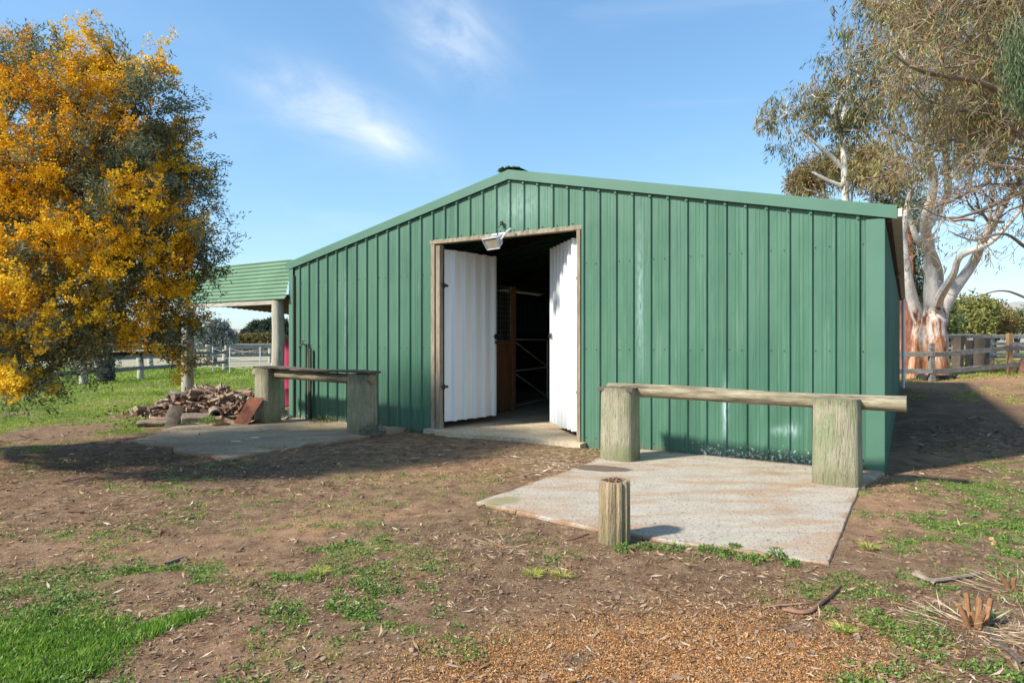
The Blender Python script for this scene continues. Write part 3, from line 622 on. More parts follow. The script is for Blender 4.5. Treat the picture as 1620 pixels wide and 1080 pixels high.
def rough_log(name, a, b2, r, parent, mat, n=14, seg=18):
    a = Vector(a); b2 = Vector(b2); mb = MB(); pth = []; rr = []
    for i in range(seg+1):
        t = i/seg; pth.append(a.lerp(b2, t)+Vector((0, 0, .008*math.sin(t*7)))); rr.append(r*(1+.05*math.sin(t*5+1)+.02*rnd.random()))
    mb.tube(pth, rr, n, rough=.05); return mb.build(name, mat, parent, True)
pR, pL = (3.42, 6.78), (1.37, 8.17)
ang = math.atan2(pR[1]-pL[1], pR[0]-pL[0]); Ld = math.hypot(pR[0]-pL[0], pR[1]-pL[1])
hr = thing('hitching_rail', 'log hitching rail on two thick posts at the pale concrete pad, right of the doorway', 'hitching rail', (pL[0], pL[1], .03), ang)
bigpost(hr, 0, 0, .45, .36, .90, 0, 1); bigpost(hr, Ld, 0, .45, .36, .885, 0, 2)
rough_log('rail', (-.2, .085, .86), (Ld+.62, .085, .845), .082, hr, M['rail'])
mb = MB(); n = 12; vs = [(-.235+.47*i/n, sy, .885+.018*(1 if sy > 0 else .6)+rnd.uniform(0, .016)) for sy in (-.16, .18) for i in range(n+1)]
mb.add(vs+[(v[0], v[1], .86) for v in vs], [(i, i+1, n+2+i, n+1+i) for i in range(n)]+[(i, 2*n+2+i, 2*n+3+i, i+1) for i in range(n)]); mb.build('weathered_cap', M['weath'], hr)
pR, pL = (-2.46, 10.6), (-4.52, 11.93)
ang = math.atan2(pR[1]-pL[1], pR[0]-pL[0]); Ld = math.hypot(pR[0]-pL[0], pR[1]-pL[1])
hl = thing('hitching_rail', 'log hitching rail capped by a dark warped plank, beside the firewood heap', 'hitching rail', (pL[0], pL[1], .015), ang)
bigpost(hl, 0, 0, .42, .36, .99, 0, 3); bigpost(hl, Ld, 0, .45, .36, .96, 0, 4)
rough_log('rail', (-.45, .06, .905), (.0, .06, .905), .075, hl, M['rail'], 12, 6)
rough_log('rail', (.1, .05, .90), (Ld+.245, -.02, .875), .085, hl, M['rail'])
mb = MB(); n = 24; vs = []
for i in range(n+1):
    t = i/n; x = -.24+(Ld+.50)*t; sag = -.0*math.sin(math.pi*t); wv = .012*math.sin(t*9)+.006*rnd.random()
    for (yy, dz) in ((-.15+.02*rnd.random(), 0), (-.15, .03), (.16, .035), (.16, 0)): vs.append((x, yy, 1.0-.035*t+wv+dz+sag))
mb.add(vs, [(i*4+j, i*4+(j+1) % 4, i*4+4+(j+1) % 4, i*4+4+j) for i in range(n) for j in range(4)]+[(3, 2, 1, 0), (n*4, n*4+1, n*4+2, n*4+3)]); mb.build('capping_plank', M['weath'], hl)
mb = MB(); mb.tube([(Ld+.2, -.02, .875), (Ld+.256, -.022, .874)], .06, 14); mb.build('log_heart', M['fw1'], hl)
# short hollow post
sx_, sy_ = G(975, 862)
sy_ += .1
tp2 = thing('short_post', 'short split tan post with a rotten hollow top, at the pad’s front edge', 'post', (sx_, sy_, 0))
mb = MB(); n = 36; rr = random.Random(5); vs = []; jit = [rr.uniform(-.006, .006)-(.022 if j in (5, 14, 22, 27, 30, 33) else 0) for j in range(n)]
for z, rm in ((-.1, 1.02), (.1, 1.0), (.3, .985), (.455, .98), (.462, .93)):
    for j in range(n): th = 2*math.pi*j/n; q_ = (.119+jit[j])*rm; vs.append((q_*math.cos(th), q_*math.sin(th), z+(rr.uniform(-.004, .004) if z > .4 else 0)))
for z, q0 in ((.46, .078), (.41, .072)):
    for j in range(n): th = 2*math.pi*j/n; q_ = q0+rr.uniform(-.008, .008); vs.append((q_*math.cos(th), q_*math.sin(th), z))
L7 = 7; fs = [(k*n+j, k*n+(j+1) % n, (k+1)*n+(j+1) % n, (k+1)*n+j) for k in range(L7-1) for j in range(n)]+[tuple((L7-1)*n+j for j in range(n))]
mb.add(vs, fs); mb.build('post_body', M['shortlog'], tp2, True)
mb = MB()
for i in range(60):
    a = rr.uniform(0, 6.28); q_ = .07*math.sqrt(rr.random()); mb.box((q_*math.cos(a), q_*math.sin(a), .43+rr.uniform(0, .04)), (rr.uniform(.01, .03), rr.uniform(.008, .02), .01), rr.uniform(0, 3), rx=rr.uniform(-.6, .6), ry=rr.uniform(-.6, .6))
mb.build('rotten_core', M['fw3'], tp2)
# ---------------------------------------------------------------- vegetation helpers
M['bark'] = pmat('dark_wattle_bark', [(.3, (.03, .022, .018)), (.7, (.1, .08, .065))], 6, rough=.95, fine=30)
M['twig'] = pmat('grey_brown_twigs', [(.3, (.17, .115, .08)), (.7, (.38, .28, .2))], 3, rough=.9, bst=0)
M['gumbark'] = pmat('smooth_white_gum_bark', [(.3, (.36, .32, .27)), (.45, (.55, .52, .47)), (.7, (.7, .68, .63))], 1.6, (1, 1, .5), rough=.75, fine=12, bst=.3, bd=.03)
def gumbase():
    m, nt, b, o = newmat('peeling_gum_bark'); v = coords(nt, (2.2, 2.2, .45)); n1 = noi(nt, v, 2.2, 6, .65); n2 = noi(nt, v, 8, 4, .7)
    t = nt.nodes.new('ShaderNodeTexCoord'); s = nt.nodes.new('ShaderNodeSeparateXYZ'); nt.links.new(t.outputs['Object'], s.inputs[0])
    pal = ramp(nt, n2, [(.3, (.36, .32, .27)), (.6, (.62, .58, .52))])
    red = ramp(nt, n1, [(.34, (.09, .035, .02)), (.44, (.33, .12, .05)), (.54, (.52, .28, .15)), (.7, (.6, .46, .33))])
    f = sstep(nt, math_(nt, 'ADD', s.outputs[2], math_(nt, 'MULTIPLY', math_(nt, 'SUBTRACT', n1, .5), 9.0)), 1.4, 2.6)
    nt.links.new(mixc(nt, f, red, pal), b.inputs['Base Color']); b.inputs['Roughness'].default_value = .8; bump(nt, b, n2, .6, .04); return m
M['gumbase'] = gumbase()
M['redbark'] = pmat('stringy_red_bark', [(.3, (.07, .03, .02)), (.55, (.3, .12, .07)), (.75, (.42, .25, .16))], 2.4, (3, 3, .6), rough=.95, fine=10, bst=.8, bd=.04)
M['wleaf'] = leafmat('wattle_leaf', [(0, (.04, .055, .025)), (.5, (.125, .15, .075)), (1, (.3, .33, .21))])
M['wflower'] = leafmat('wattle_blossom', [(0, (.60, .25, .005)), (.45, (.80, .46, .012)), (1, (.90, .66, .05))], .8, .25)
M['gleaf'] = leafmat('gum_leaf', [(0, (.05, .07, .025)), (.35, (.12, .14, .05)), (.6, (.24, .19, .07)), (.8, (.3, .13, .05)), (1, (.38, .4, .17))], .5)
M['gleaf2'] = leafmat('hanging_gum_leaf', [(0, (.06, .10, .04)), (.6, (.16, .21, .10)), (1, (.3, .33, .18))], .5)
M['shade'] = M['gleaf']
M['yleaf'] = leafmat('yellow_green_leaf', [(0, (.08, .09, .03)), (.5, (.21, .23, .07)), (1, (.40, .37, .11))])
M['dleaf'] = leafmat('dark_needle', [(0, (.02, .035, .02)), (.5, (.05, .075, .045)), (1, (.1, .13, .09))])
M['greyleaf'] = leafmat('silver_leaf', [(0, (.06, .075, .065)), (.5, (.16, .19, .17)), (1, (.36, .4, .38))])
M['oleaf'] = leafmat('olive_leaf', [(0, (.04, .06, .02)), (.5, (.12, .16, .06)), (1, (.26, .28, .12))])
M['grass'] = leafmat('grass_blade', [(0, (.07, .15, .015)), (.5, (.17, .32, .035)), (.85, (.32, .48, .07)), (1, (.5, .46, .2))], .5, .35)
M['lawn'] = leafmat('lawn_blade', [(0, (.10, .17, .02)), (.5, (.28, .40, .04)), (.8, (.46, .50, .09)), (1, (.55, .43, .2))], .6, .35)
M['weed'] = leafmat('weed_leaf', [(0, (.05, .10, .02)), (.5, (.13, .23, .045)), (1, (.27, .38, .10))], .5, .3)
M['litter'] = leafmat('dry_litter', [(0, (.05, .028, .017)), (.35, (.18, .088, .045)), (.6, (.34, .205, .11)), (.85, (.44, .34, .23)), (1, (.5, .42, .33))], .8, 0)
M['chip'] = leafmat('wood_chip', [(0, (.2, .085, .03)), (.5, (.46, .22, .08)), (1, (.62, .38, .17))], .8, 0)
M['straw'] = leafmat('dry_straw', [(0, (.22, .15, .08)), (.5, (.42, .32, .2)), (1, (.6, .5, .35))], .8, 0)
def grow(mb, p, d, L, r, lvl, tips, rr, wig=.25, up=.0, kids=(2, 3), shrink=.68, spread=.7, minr=.004, side=None, mi=0):
    p = Vector(p); d = Vector(d).normalized(); n = 5 if lvl > 0 else 3; path = [p.copy()]; rad = [r]
    for i in range(n):
        d = (d+Vector((rr.gauss(0, wig), rr.gauss(0, wig), rr.gauss(0, wig)+up))/2.2).normalized()
        p = p+d*L/n; path.append(p.copy()); rad.append(max(minr, r*(1-.42*(i+1)/n)))
        if lvl > 0 and side and i > 0 and rr.random() < side:
            dd = (d+Vector((rr.gauss(0, 1), rr.gauss(0, 1), rr.gauss(0, .8)))*spread*.9).normalized()
            grow(mb, p, dd, L*shrink*.8, max(minr, rad[-1]*.5), lvl-1, tips, rr, wig, up, kids, shrink, spread, minr, side, mi)
    mb.tube(path, rad, 9 if r > .15 else 6 if r > .05 else 4 if r > .015 else 3, mi, cap=False)
    if lvl == 0: tips.append((path[-1], d)); tips.append((path[1], d)); return
    for k in range(rr.randint(*kids)):
        dd = (d+Vector((rr.gauss(0, 1), rr.gauss(0, 1), rr.gauss(0, .8)))*spread*.62).normalized()
        grow(mb, p, dd, L*shrink*rr.uniform(.8, 1.15), max(minr, rad[-1]*.78), lvl-1, tips, rr, wig, up, kids, shrink, spread, minr, side, mi)
def sprays(cent, axes, nl, length, sig, dmix, L, Wd, tint, tv=.15, droop=0.0):
    # leaves strewn along little sprays
    k = len(cent); c = np.repeat(cent, nl, 0); a = np.repeat(axes, nl, 0); t = rng.random((k*nl, 1))
    P = c+a*t*length+rng.normal(size=(k*nl, 3))*sig*(1-.55*t)
    D = unit(k*nl)*(1-dmix)+a*dmix; D[:, 2] -= droop
    Ls = L*rng.uniform(.6, 1.25, k*nl); Ws = Wd*rng.uniform(.7, 1.2, k*nl)
    T = np.clip(np.repeat(tint, nl)+rng.normal(size=k*nl)*tv, 0, 1)
    return P, D, unit(k*nl), Ls, Ws, T
# ---------------------------------------------------------------- the flowering wattle
WT = (-8.5, 8.7)
wt = thing('wattle_tree', 'wattle tree smothered in orange-yellow blossom at the left of the lean-to', 'tree', (WT[0], WT[1], 0))
lobes = []   # px, py, radius px, depth
for a in ((60, 110, 62, 10.3), (-40, 120, 90, 10.5), (130, 105, 45, 9.8), (205, 100, 46, 9.6), (150, 170, 80, 9.5), (235, 165, 52, 9.4), (40, 220, 100, 9.2), (140, 280, 95, 8.9), (245, 255, 62, 9.2), (288, 225, 34, 9.6), (60, 350, 110, 8.7), (190, 370, 90, 8.8), (275, 330, 58, 9.4), (310, 290, 26, 9.8), (300, 400, 55, 9.2), (340, 398, 26, 9.2), (310, 455, 38, 9.0), (240, 450, 70, 8.8), (110, 460, 95, 8.5), (0, 470, 90, 8.5), (60, 540, 58, 8.4), (-10, 570, 50, 8.4), (130, 525, 45, 8.5), (200, 505, 42, 8.6), (265, 515, 36, 8.8), (295, 555, 17, 8.8), (-80, 300, 130, 9.5), (-100, 450, 110, 9.4), (120, 330, 120, 10.6), (40, 420, 120, 10.8), (200, 250, 90, 10.6), (20, 600, 20, 8.3), (60, 612, 10, 8.3), (-160, 200, 120, 10), (-200, 380, 120, 9.8), (-60, 380, 150, 11.2), (-160, 520, 80, 9.2)):
    a = (a[0]-(16 if a[0] > 280 else 4 if a[0] > 200 else 0), *a[1:]); dd_ = a[3]*(.86 if a[0] >= 235 else .80); lobes.append((W(a[0], a[1], dd_), a[2]/F*dd_))
mb = MB(); rr = random.Random(21); tb = Vector((WT[0], WT[1], -.1))
mb.tube([tb, tb+Vector((.1, -.05, .5)), tb+Vector((.05, -.1, 1.1)), tb+Vector((.3, -.2, 1.9))], [.26, .2, .18, .16], 12, rough=.1)
mb.build('trunk', M['bark'], wt, True).location = (-WT[0], -WT[1], 0)
mb = MB(); fork = tb+Vector((.1, -.12, 1.2)); tips = []
for c, r_ in lobes:
    p = fork+Vector((0, 0, rr.uniform(-.2, .8))); q_ = p.lerp(c, .5)+Vector((rr.gauss(0, .2), rr.gauss(0, .2), rr.uniform(-.5, -.1)))
    e = c-(c-q_).normalized()*r_*.3
    mb.tube([p, p.lerp(q_, .5)+Vector((0, 0, -.05)), q_, q_.lerp(e, .5)+Vector((rr.gauss(0, .05), 0, 0)), e], [.085, .07, .05, .03, .018], 6, cap=False)
    for k in range(9):
        d = Vector((rr.gauss(0, 1), rr.gauss(0, 1), rr.gauss(0, .7))).normalized()
        grow(mb, q_.lerp(e, rr.uniform(.5, 1)), d, r_*.75, .012, 1, tips, rr, .3, 0, (2, 3), .55, .9, .003)
o = mb.build('branches', M['bark'], wt, True); o.location = (-WT[0], -WT[1], 0)
cs = []; ou = []
for c, r_ in lobes:
    n = int(50*(r_**2)/.6)+5; d = unit(n); rad = r_*(rng.random(n)**.40)
    lump = 1+.2*np.sin(d[:, 0]*9+c.x*3)*np.sin(d[:, 2]*8+c.z*5)
    cs.append(np.array(c)+d*(rad*lump)[:, None]*np.array([1, 1, .85])); ou.append(np.stack([d[:, 0], d[:, 1], d[:, 2], rad/r_], 1))
cs = np.concatenate(cs); ou = np.concatenate(ou); nc_ = len(cs)
g2 = vn(cs[:, 0]*1.6-4, cs[:, 2]*1.8-cs[:, 1]*.9+3, 8); g3 = vn(cs[:, 0]*.8+2, cs[:, 2]*.9+cs[:, 1], 12)
isf = (g2*.16+rng.random(nc_)*.52+g3*.12+(ou[:, 3]-.7)*.5+ou[:, 2]*.08-ou[:, 1]*.06+np.clip(ou[:, 0], 0, 1)*.05) > .425
# each cluster is a flattened plume of sprays
nsp = rng.integers(8, 17, nc_); ci = np.repeat(np.arange(nc_), nsp); k = len(ci)
ax0 = ou[:, :3]*.8+np.array([.45, -.1, .25])+rng.normal(size=(nc_, 3))*.35; ax0 /= np.linalg.norm(ax0, axis=1, keepdims=True)
al = rng.uniform(-.22, .22, (k, 1)); sc_ = rng.uniform(.7, 1.3, nc_)[ci][:, None]
P0_ = cs[ci]+ax0[ci]*al*sc_+rng.normal(size=(k, 3))*np.array([.075, .075, .045])*sc_
ax = ax0[ci]+rng.normal(size=(k, 3))*.45; ax /= np.linalg.norm(ax, axis=1, keepdims=True)
f_ = isf[ci] ^ (rng.random(k) < .03); ct = rng.normal(size=nc_)*.16
fl_c, fl_a, lf_c, lf_a = P0_[f_], ax[f_], P0_[~f_], ax[~f_]
ti = np.clip(.5+(g3[ci][f_]-.5)*.7+ct[ci][f_], 0, 1)
P, D, Wd, L, Ws, T = sprays(fl_c, fl_a, 38, .17, .028, .25, .029, .023, ti, .10)
leafmesh('blossom', P, D, Wd, L, Ws, T, M['wflower'], wt, (WT[0], WT[1], 0))
ti = np.clip(.5+ct[ci][~f_], 0, 1)
P, D, Wd, L, Ws, T = sprays(lf_c, lf_a, 24, .25, .042, .5, .06, .014, ti, .15)
leafmesh('foliage', P, D, Wd, L, Ws, T, M['wleaf'], wt, (WT[0], WT[1], 0))
print('wattle', len(fl_c), len(lf_c))
# ---------------------------------------------------------------- gum trees on the right
def hang(tips, per, spread, n_leaf, L, Wd, name, mat, parent, loc, tint=.45, tv=.25, droop=.75, length=.45, keep=1.0):
    T = np.array([[*t[0]] for t in tips]); 
    if keep < 1: T = T[rng.random(len(T)) < keep]
    c = np.repeat(T, per, 0)+rng.normal(size=(len(T)*per, 3))*spread
    a = unit(len(c))*.6+np.array([-.15, 0, -droop]); a /= np.linalg.norm(a, axis=1, keepdims=True)
    base = np.repeat(np.clip(tint+(vn(T[:, 0]*.9, T[:, 2]*.9, 3)-.5)*.9+rng.normal(size=len(T))*.1, 0, 1), per)
    P, D, W_, Ls, Ws, Ti = sprays(c, a, n_leaf, length, length*.22, .55, L, Wd, base, tv, droop*.5)
    return leafmesh(name, P, D, W_, Ls, Ws, Ti, mat, parent, loc)
def polytube(mb, pts, rads, n=12, mi=0, sub=5, wob=.04):
    P = []; Q = []; k = len(pts)
    for i in range(k-1):
        p0, p1, p2, p3 = pts[max(i-1, 0)], pts[i], pts[i+1], pts[min(i+2, k-1)]
        for j in range(sub):
            t = j/sub; P.append(.5*((2*p1)+(p2-p0)*t+(2*p0-5*p1+4*p2-p3)*t*t+(-p0+3*p1-3*p2+p3)*t*t*t)); Q.append((rads[i]*(1-t)+rads[i+1]*t)*(1+rnd.uniform(-wob, wob)))
    P.append(pts[-1]); Q.append(rads[-1]); mb.tube(P, Q, n, mi, cap=False, rough=wob); return P
GB = (16.7, 26.0); dG = 26.0; rr = random.Random(33)
gt = thing('gum_tree', 'big gum with white limbs and peeling orange bark at its base, behind the timber fence', 'tree', (GB[0], GB[1], 0))
mb = MB(); w = lambda px, py, dd=0: W(px, py, dG+dd)
polytube(mb, [w(1470, 608), w(1470, 570), w(1470, 530), w(1473, 505), w(1477, 488), w(1479, 474)], [.86, .68, .62, .56, .36, .10], 16, 0, 5, .05)
polytube(mb, [w(1466, 540), w(1457, 512), w(1444, 476), w(1434, 425), w(1430, 370, 1), w(1440, 300, 1.5)], [.34, .26, .21, .17, .14, .10], 10, 0)
b1 = polytube(mb, [w(1474, 520), w(1474, 480), w(1473, 440), w(1470, 395), w(1464, 350, -1), w(1478, 290, -1.5), w(1466, 230, -2)], [.40, .30, .25, .22, .18, .14, .10], 10, 0)
b2_ = polytube(mb, [w(1480, 530), w(1490, 490), w(1512, 455), w(1540, 415), w(1556, 380, -1), w(1590, 320, -2), w(1640, 240, -3)], [.38, .27, .22, .19, .16, .12, .08], 10, 0)
b3 = polytube(mb, [w(1482, 500), w(1487, 470, -1), w(1508, 435, -2), w(1520, 405, -2.5), w(1565, 385, -3), w(1600, 350, -3.5)], [.2, .17, .13, .11, .09, .06], 8, 0)
b4 = polytube(mb, [w(1476, 470), w(1486, 440, 1), w(1475, 400, -1), w(1452, 380, -2), w(1438, 340, -2)], [.2, .17, .14, .12, .08], 8, 0)
b5 = polytube(mb, [w(1466, 360), w(1485, 330, 1), w(1500, 300, 1), w(1495, 220, 1), w(1510, 130, 1)], [.2, .16, .14, .11, .08], 8, 0)
tr = mb.build('trunk', M['gumbase'], gt, True); tr.location = (-GB[0], -GB[1], 0)
tips = []; mb = MB()
starts = [(w(1440, 300, 1.5), (-.5, 0, 1), 3.2, .12), (w(1466, 230, -2), (-.5, -.2, 1), 3.0, .12), (w(1466, 230, -2), (.3, .2, 1), 3.2, .12), (w(1478, 290, -1.5), (-.8, -.2, .7), 3.4, .1), (w(1640, 240, -3), (-.1, 0, 1), 3.5, .12), (w(1590, 320, -2), (.0, -.6, 1), 3.2, .1), (w(1510, 130, 1), (0, 0, 1), 2.5, .08), (w(1495, 220, 1), (-.6, .2, .8), 2.8, .08), (w(1556, 380, -1), (-.2, -.5, .8), 2.6, .09), (w(1510, 130, 1), (-.7, 0, .6), 2.6, .08), (w(1430, 370, 1), (-.5, .2, .5), 2.2, .08), (w(1600, 350, -3.5), (.4, 0, .6), 2.4, .08), (w(1438, 340, -2), (-.3, -.3, .8), 2.4, .07)]
for p, d, L, r_ in starts: grow(mb, p, d, L, r_, 3, tips, rr, .28, .05, (2, 3), .68, .75, .012, .25)
mb.build('limbs', M['gumbark'], gt, True).location = (-GB[0], -GB[1], 0)
print('gum tips', len(tips))
tips = [t for t in tips if 540-(t[0].z-EYE)*F/t[0].y < 290+rr.random()*60-30 or rr.random() < .12]
hang(tips, 3, .32, 12, .26, .045, 'foliage', M['gleaf'], gt, (GB[0], GB[1], 0), .55, .24, keep=1)
# slender gum behind the shed roof
dS = 23.8; SB = ((1337-810)/F*dS, dS); w = lambda px, py, dd=0: W(px, py, dS+dd); rr = random.Random(8)
st = thing('gum_tree', 'slender white gum with sparse drooping leaves rising behind the shed roof', 'tree', (SB[0], SB[1], 0))
mb = MB()
polytube(mb, [w(1345, 590), w(1342, 400), w(1337, 300), w(1335, 250), w(1328, 205), w(1312, 168)], [.2, .16, .125, .105, .08, .05], 10, 0)
polytube(mb, [w(1336, 268), w(1316, 248), w(1296, 232), w(1270, 210)], [.1, .08, .06, .03], 8, 0)
polytube(mb, [w(1337, 296), w(1310, 286), w(1284, 272)], [.09, .07, .04], 8, 0)
polytube(mb, [w(1330, 220), w(1322, 195, 1), w(1318, 178, 1), w(1345, 120, 1)], [.09, .07, .06, .03], 8, 0)
polytube(mb, [w(1328, 205), w(1345, 150, 1), w(1375, 90, 1), w(1395, 45, 1)], [.1, .08, .06, .03], 8, 0)
mb.build('trunk', M['gumbark'], st, True).location = (-SB[0], -SB[1], 0)
tips = []
for (px, py, r_, n) in ((1312, 165, 1.3, 5), (1270, 205, 1.0, 2), (1245, 180, 1.3, 3), (1240, 235, .8, 2), (1285, 150, 1.4, 4), (1345, 120, 1.3, 4), (1395, 40, 1.4, 6), (1375, 90, 1.4, 5), (1340, 75, 1.2, 3), (1325, 210, .9, 3), (1310, 190, .8, 2), (1260, 295, .6, 1)):
    mb = MB(); q0 = w(px, py)
    for k in range(n):
        d = Vector((rr.gauss(0, 1), rr.gauss(0, 1), rr.gauss(.2, .7))).normalized(); grow(mb, q0, d, r_*.45, .016, 1, tips, rr, .3, 0, (2, 2), .7, .8, .008)
    mb.build('branch', M['gumbark'], st, True).location = (-SB[0], -SB[1], 0)
hang(tips, 3, .17, 13, .22, .032, 'foliage', M['gleaf'], st, (SB[0], SB[1], 0), .3, .22, length=.36)
# nearer twiggy tree reaching in from the right
NB = (17.5, 15.5); dN = 15.0; w = lambda px, py, dd=0: W(px, py, dN+dd); rr = random.Random(77)
nt3 = thing('gum_tree', 'near gum reaching in from the right with dense brown twigs and a long bare branch', 'tree', (NB[0], NB[1], 0))
mb = MB(); base = Vector((NB[0], NB[1], -.1))
polytube(mb, [base, base+Vector((0, 0, 2)), base+Vector((-.4, 0, 4)), base+Vector((-.7, -.2, 6.5)), base+Vector((-1.2, -.2, 9))], [.5, .38, .33, .26, .16], 12, 0)
mb.build('trunk', M['gumbark'], nt3, True).location = (-NB[0], -NB[1], 0)
mb = MB(); tips = []
polytube(mb, [w(1740, 200), w(1660, 168), w(1600, 150, -.5), (w(1540, 128, -1)), w(1480, 118, -1.4), w(1440, 105, -1.6), w(1412, 84, -1.8)], [.12, .085, .07, .058, .048, .035, .012], 8, 0)
polytube(mb, [w(1720, 240), w(1620, 195, .5), w(1560, 195, .5), w(1510, 180, .5), w(1470, 145, .5)], [.09, .06, .045, .03, .012], 6, 0)
polytube(mb, [w(1740, 330), w(1640, 300, 0), w(1560, 330, -.5), w(1500, 345, -.8), w(1445, 320, -1)], [.08, .05, .04, .025, .008], 6, 0)
polytube(mb, [w(1740, 420), w(1640, 400, 0), w(1590, 370, -.5), w(1540, 380, -.8), w(1500, 365, -1)], [.07, .045, .03, .02, .008], 6, 0)
polytube(mb, [w(1720, 520), w(1620, 470, .3), w(1580, 460, .3), w(1530, 472, .3), w(1490, 460, .3)], [.05, .03, .02, .014, .006], 6, 0)
for i in range(130):
    py = rr.uniform(-120, 360) if i % 4 else rr.uniform(-160, 200); px = rr.uniform(1530, 1760)
    lx = -1 if rr.random() < .9 else .3
    grow(mb, w(px, py, rr.gauss(0, .9)), (lx, rr.gauss(0, .5), rr.gauss(-.05, .5)), rr.uniform(.9, 1.4)*(1.0 if py < 300 else .75), .035, 3, tips, rr, .38, -.03, (2, 3), .68, .8, .006, .3)
mb.build('branches', M['twig'], nt3, True).location = (-NB[0], -NB[1], 0)
print('near tips', len(tips))
tips = [t for t in tips if 540-(t[0].z-EYE)*F/t[0].y < 270 or rr.random() < .15]
hang(tips, 1, .22, 9, .15, .024, 'foliage', M['gleaf'], nt3, (NB[0], NB[1], 0), .70, .22, keep=.42, length=.3)
tp_ = [(w(1625+rr.uniform(-22, 30), rr.uniform(30, 150), -3), 0) for _ in range(90)]
hang(tp_, 3, .12, 14, .15, .018, 'hanging_foliage', M['gleaf2'], nt3, (NB[0], NB[1], 0), .5, .2, droop=1.4, length=.4)
# generic clump tree
def clump_tree(name, label, base, lobes_, mat, n_per, L, Wd, tint=.5, trunk_r=.2, bark=None, group=None, cat='tree', tv=.15, dens=1.0):
    t = thing(name, label, cat, base, group=group); bx_, by_, bz_ = base
    mb = MB(); rr = random.Random(int(abs(bx_*13+by_*7))); top = max(c[2] for c, r_ in lobes_)
    mb.tube([(bx_, by_, bz_-.1), (bx_+.05, by_, bz_+(top-bz_)*.25), (bx_, by_, bz_+(top-bz_)*.55)], [trunk_r, trunk_r*.8, trunk_r*.5], 8)
    for c, r_ in lobes_: mb.tube([(bx_, by_, bz_+(top-bz_)*.25), Vector((bx_, by_, bz_+(top-bz_)*.25)).lerp(Vector(c), .6), c], [trunk_r*.5, trunk_r*.3, trunk_r*.12], 5, cap=False)
    mb.build('trunk', bark or M['bark'], t, True).location = (-bx_, -by_, -bz_)
    A = []; Dd = []; T = []
    for c, r_ in lobes_:
        n = int(n_per*dens); d = unit(n); rad = r_*rng.random(n)**.35*(1+.2*np.sin(d[:, 0]*7+c[0])*np.sin(d[:, 2]*7)); p = np.array(c)+d*rad[:, None]*np.array([1, 1, .85])
        g = vn(p[:, 0]*3/r_, p[:, 2]*3/r_+p[:, 1]*2/r_, 4); kp = g > .25
        A.append(p[kp]); Dd.append(d[kp]); T.append(np.clip(tint+(g[kp]-.5)*.6, 0, 1))
    A = np.concatenate(A); Dd = np.concatenate(Dd); T = np.concatenate(T); a = Dd+rng.normal(size=Dd.shape)*.4+np.array([0, 0, .1]); a /= np.linalg.norm(a, axis=1, keepdims=True)
    P, D, W_, Ls, Ws, Ti = sprays(A, a, 10, L*2.0, L*.6, .4, L, Wd, T, tv)
    leafmesh('foliage', P, D, W_, Ls, Ws, Ti, mat, t, (bx_, by_, bz_)); return t
def lob(px, py, rpx, d): return (tuple(W(px, py, d)), rpx/F*d)
def base_at(px, d): x = (px-810)/F*d; return (x, d, gzf(x, d))
clump_tree('gum_tree', 'rust and olive leaved gum low behind the shed roof, below the slender white gum', base_at(1340, 36), [lob(1300, 272, 26, 36), lob(1350, 262, 30, 36), lob(1385, 268, 30, 36), lob(1420, 300, 34, 37), lob(1272, 290, 14, 36), lob(1400, 360, 40, 38)], M['gleaf'], 330, .30, .06, .62, .3, M['gumbark'])
clump_tree('stringybark_tree', 'red-brown stringybark trunk between the shed corner and the big gum', base_at(1437, 30), [lob(1446, 400, 20, 31), lob(1440, 340, 26, 31), lob(1450, 450, 20, 31)], M['oleaf'], 200, .25, .05, .4, .62, M['redbark'])
clump_tree('bush', 'yellow-green bush beyond the stockyard right of the big gum', base_at(1530, 52), [lob(1512, 500, 20, 52), lob(1535, 488, 22, 52), lob(1553, 495, 18, 52), lob(1520, 520, 20, 51), lob(1545, 515, 20, 51)], M['yleaf'], 230, .3, .14, .6, .2, cat='bush')
clump_tree('bush', 'brown-olive bush beside the yellow-green one beyond the stockyard', base_at(1572, 54), [lob(1572, 500, 18, 54), lob(1585, 515, 16, 54), lob(1562, 518, 14, 53)], M['gleaf'], 200, .3, .12, .6, .2, cat='bush')
clump_tree('bush', 'small grey-green bush at the right edge beyond the stockyard rails', base_at(1608, 58), [lob(1600, 510, 16, 58), lob(1625, 508, 20, 58)], M['oleaf'], 200, .3, .12, .7, .2, cat='bush')
clump_tree('bush', 'dark olive bush seen between the limbs of the big gum', base_at(1500, 47), [lob(1475, 480, 22, 47), lob(1455, 500, 18, 47), lob(1497, 515, 16, 46)], M['oleaf'], 200, .3, .12, .4, .2, cat='bush')
clump_tree('bush', 'rounded silver-grey bush framed under the lean-to roof', base_at(340, 42), [lob(340, 528, 17, 42), lob(325, 538, 12, 42), lob(356, 536, 12, 42), lob(345, 520, 12, 42)], M['greyleaf'], 280, .16, .07, .55, .12, cat='bush')
clump_tree('bush', 'yellow-green shrub just left of the silver-grey bush', base_at(308, 46), [lob(308, 535, 9, 46), lob(314, 528, 6, 46)], M['yleaf'], 200, .18, .09, .55, .1, cat='bush')
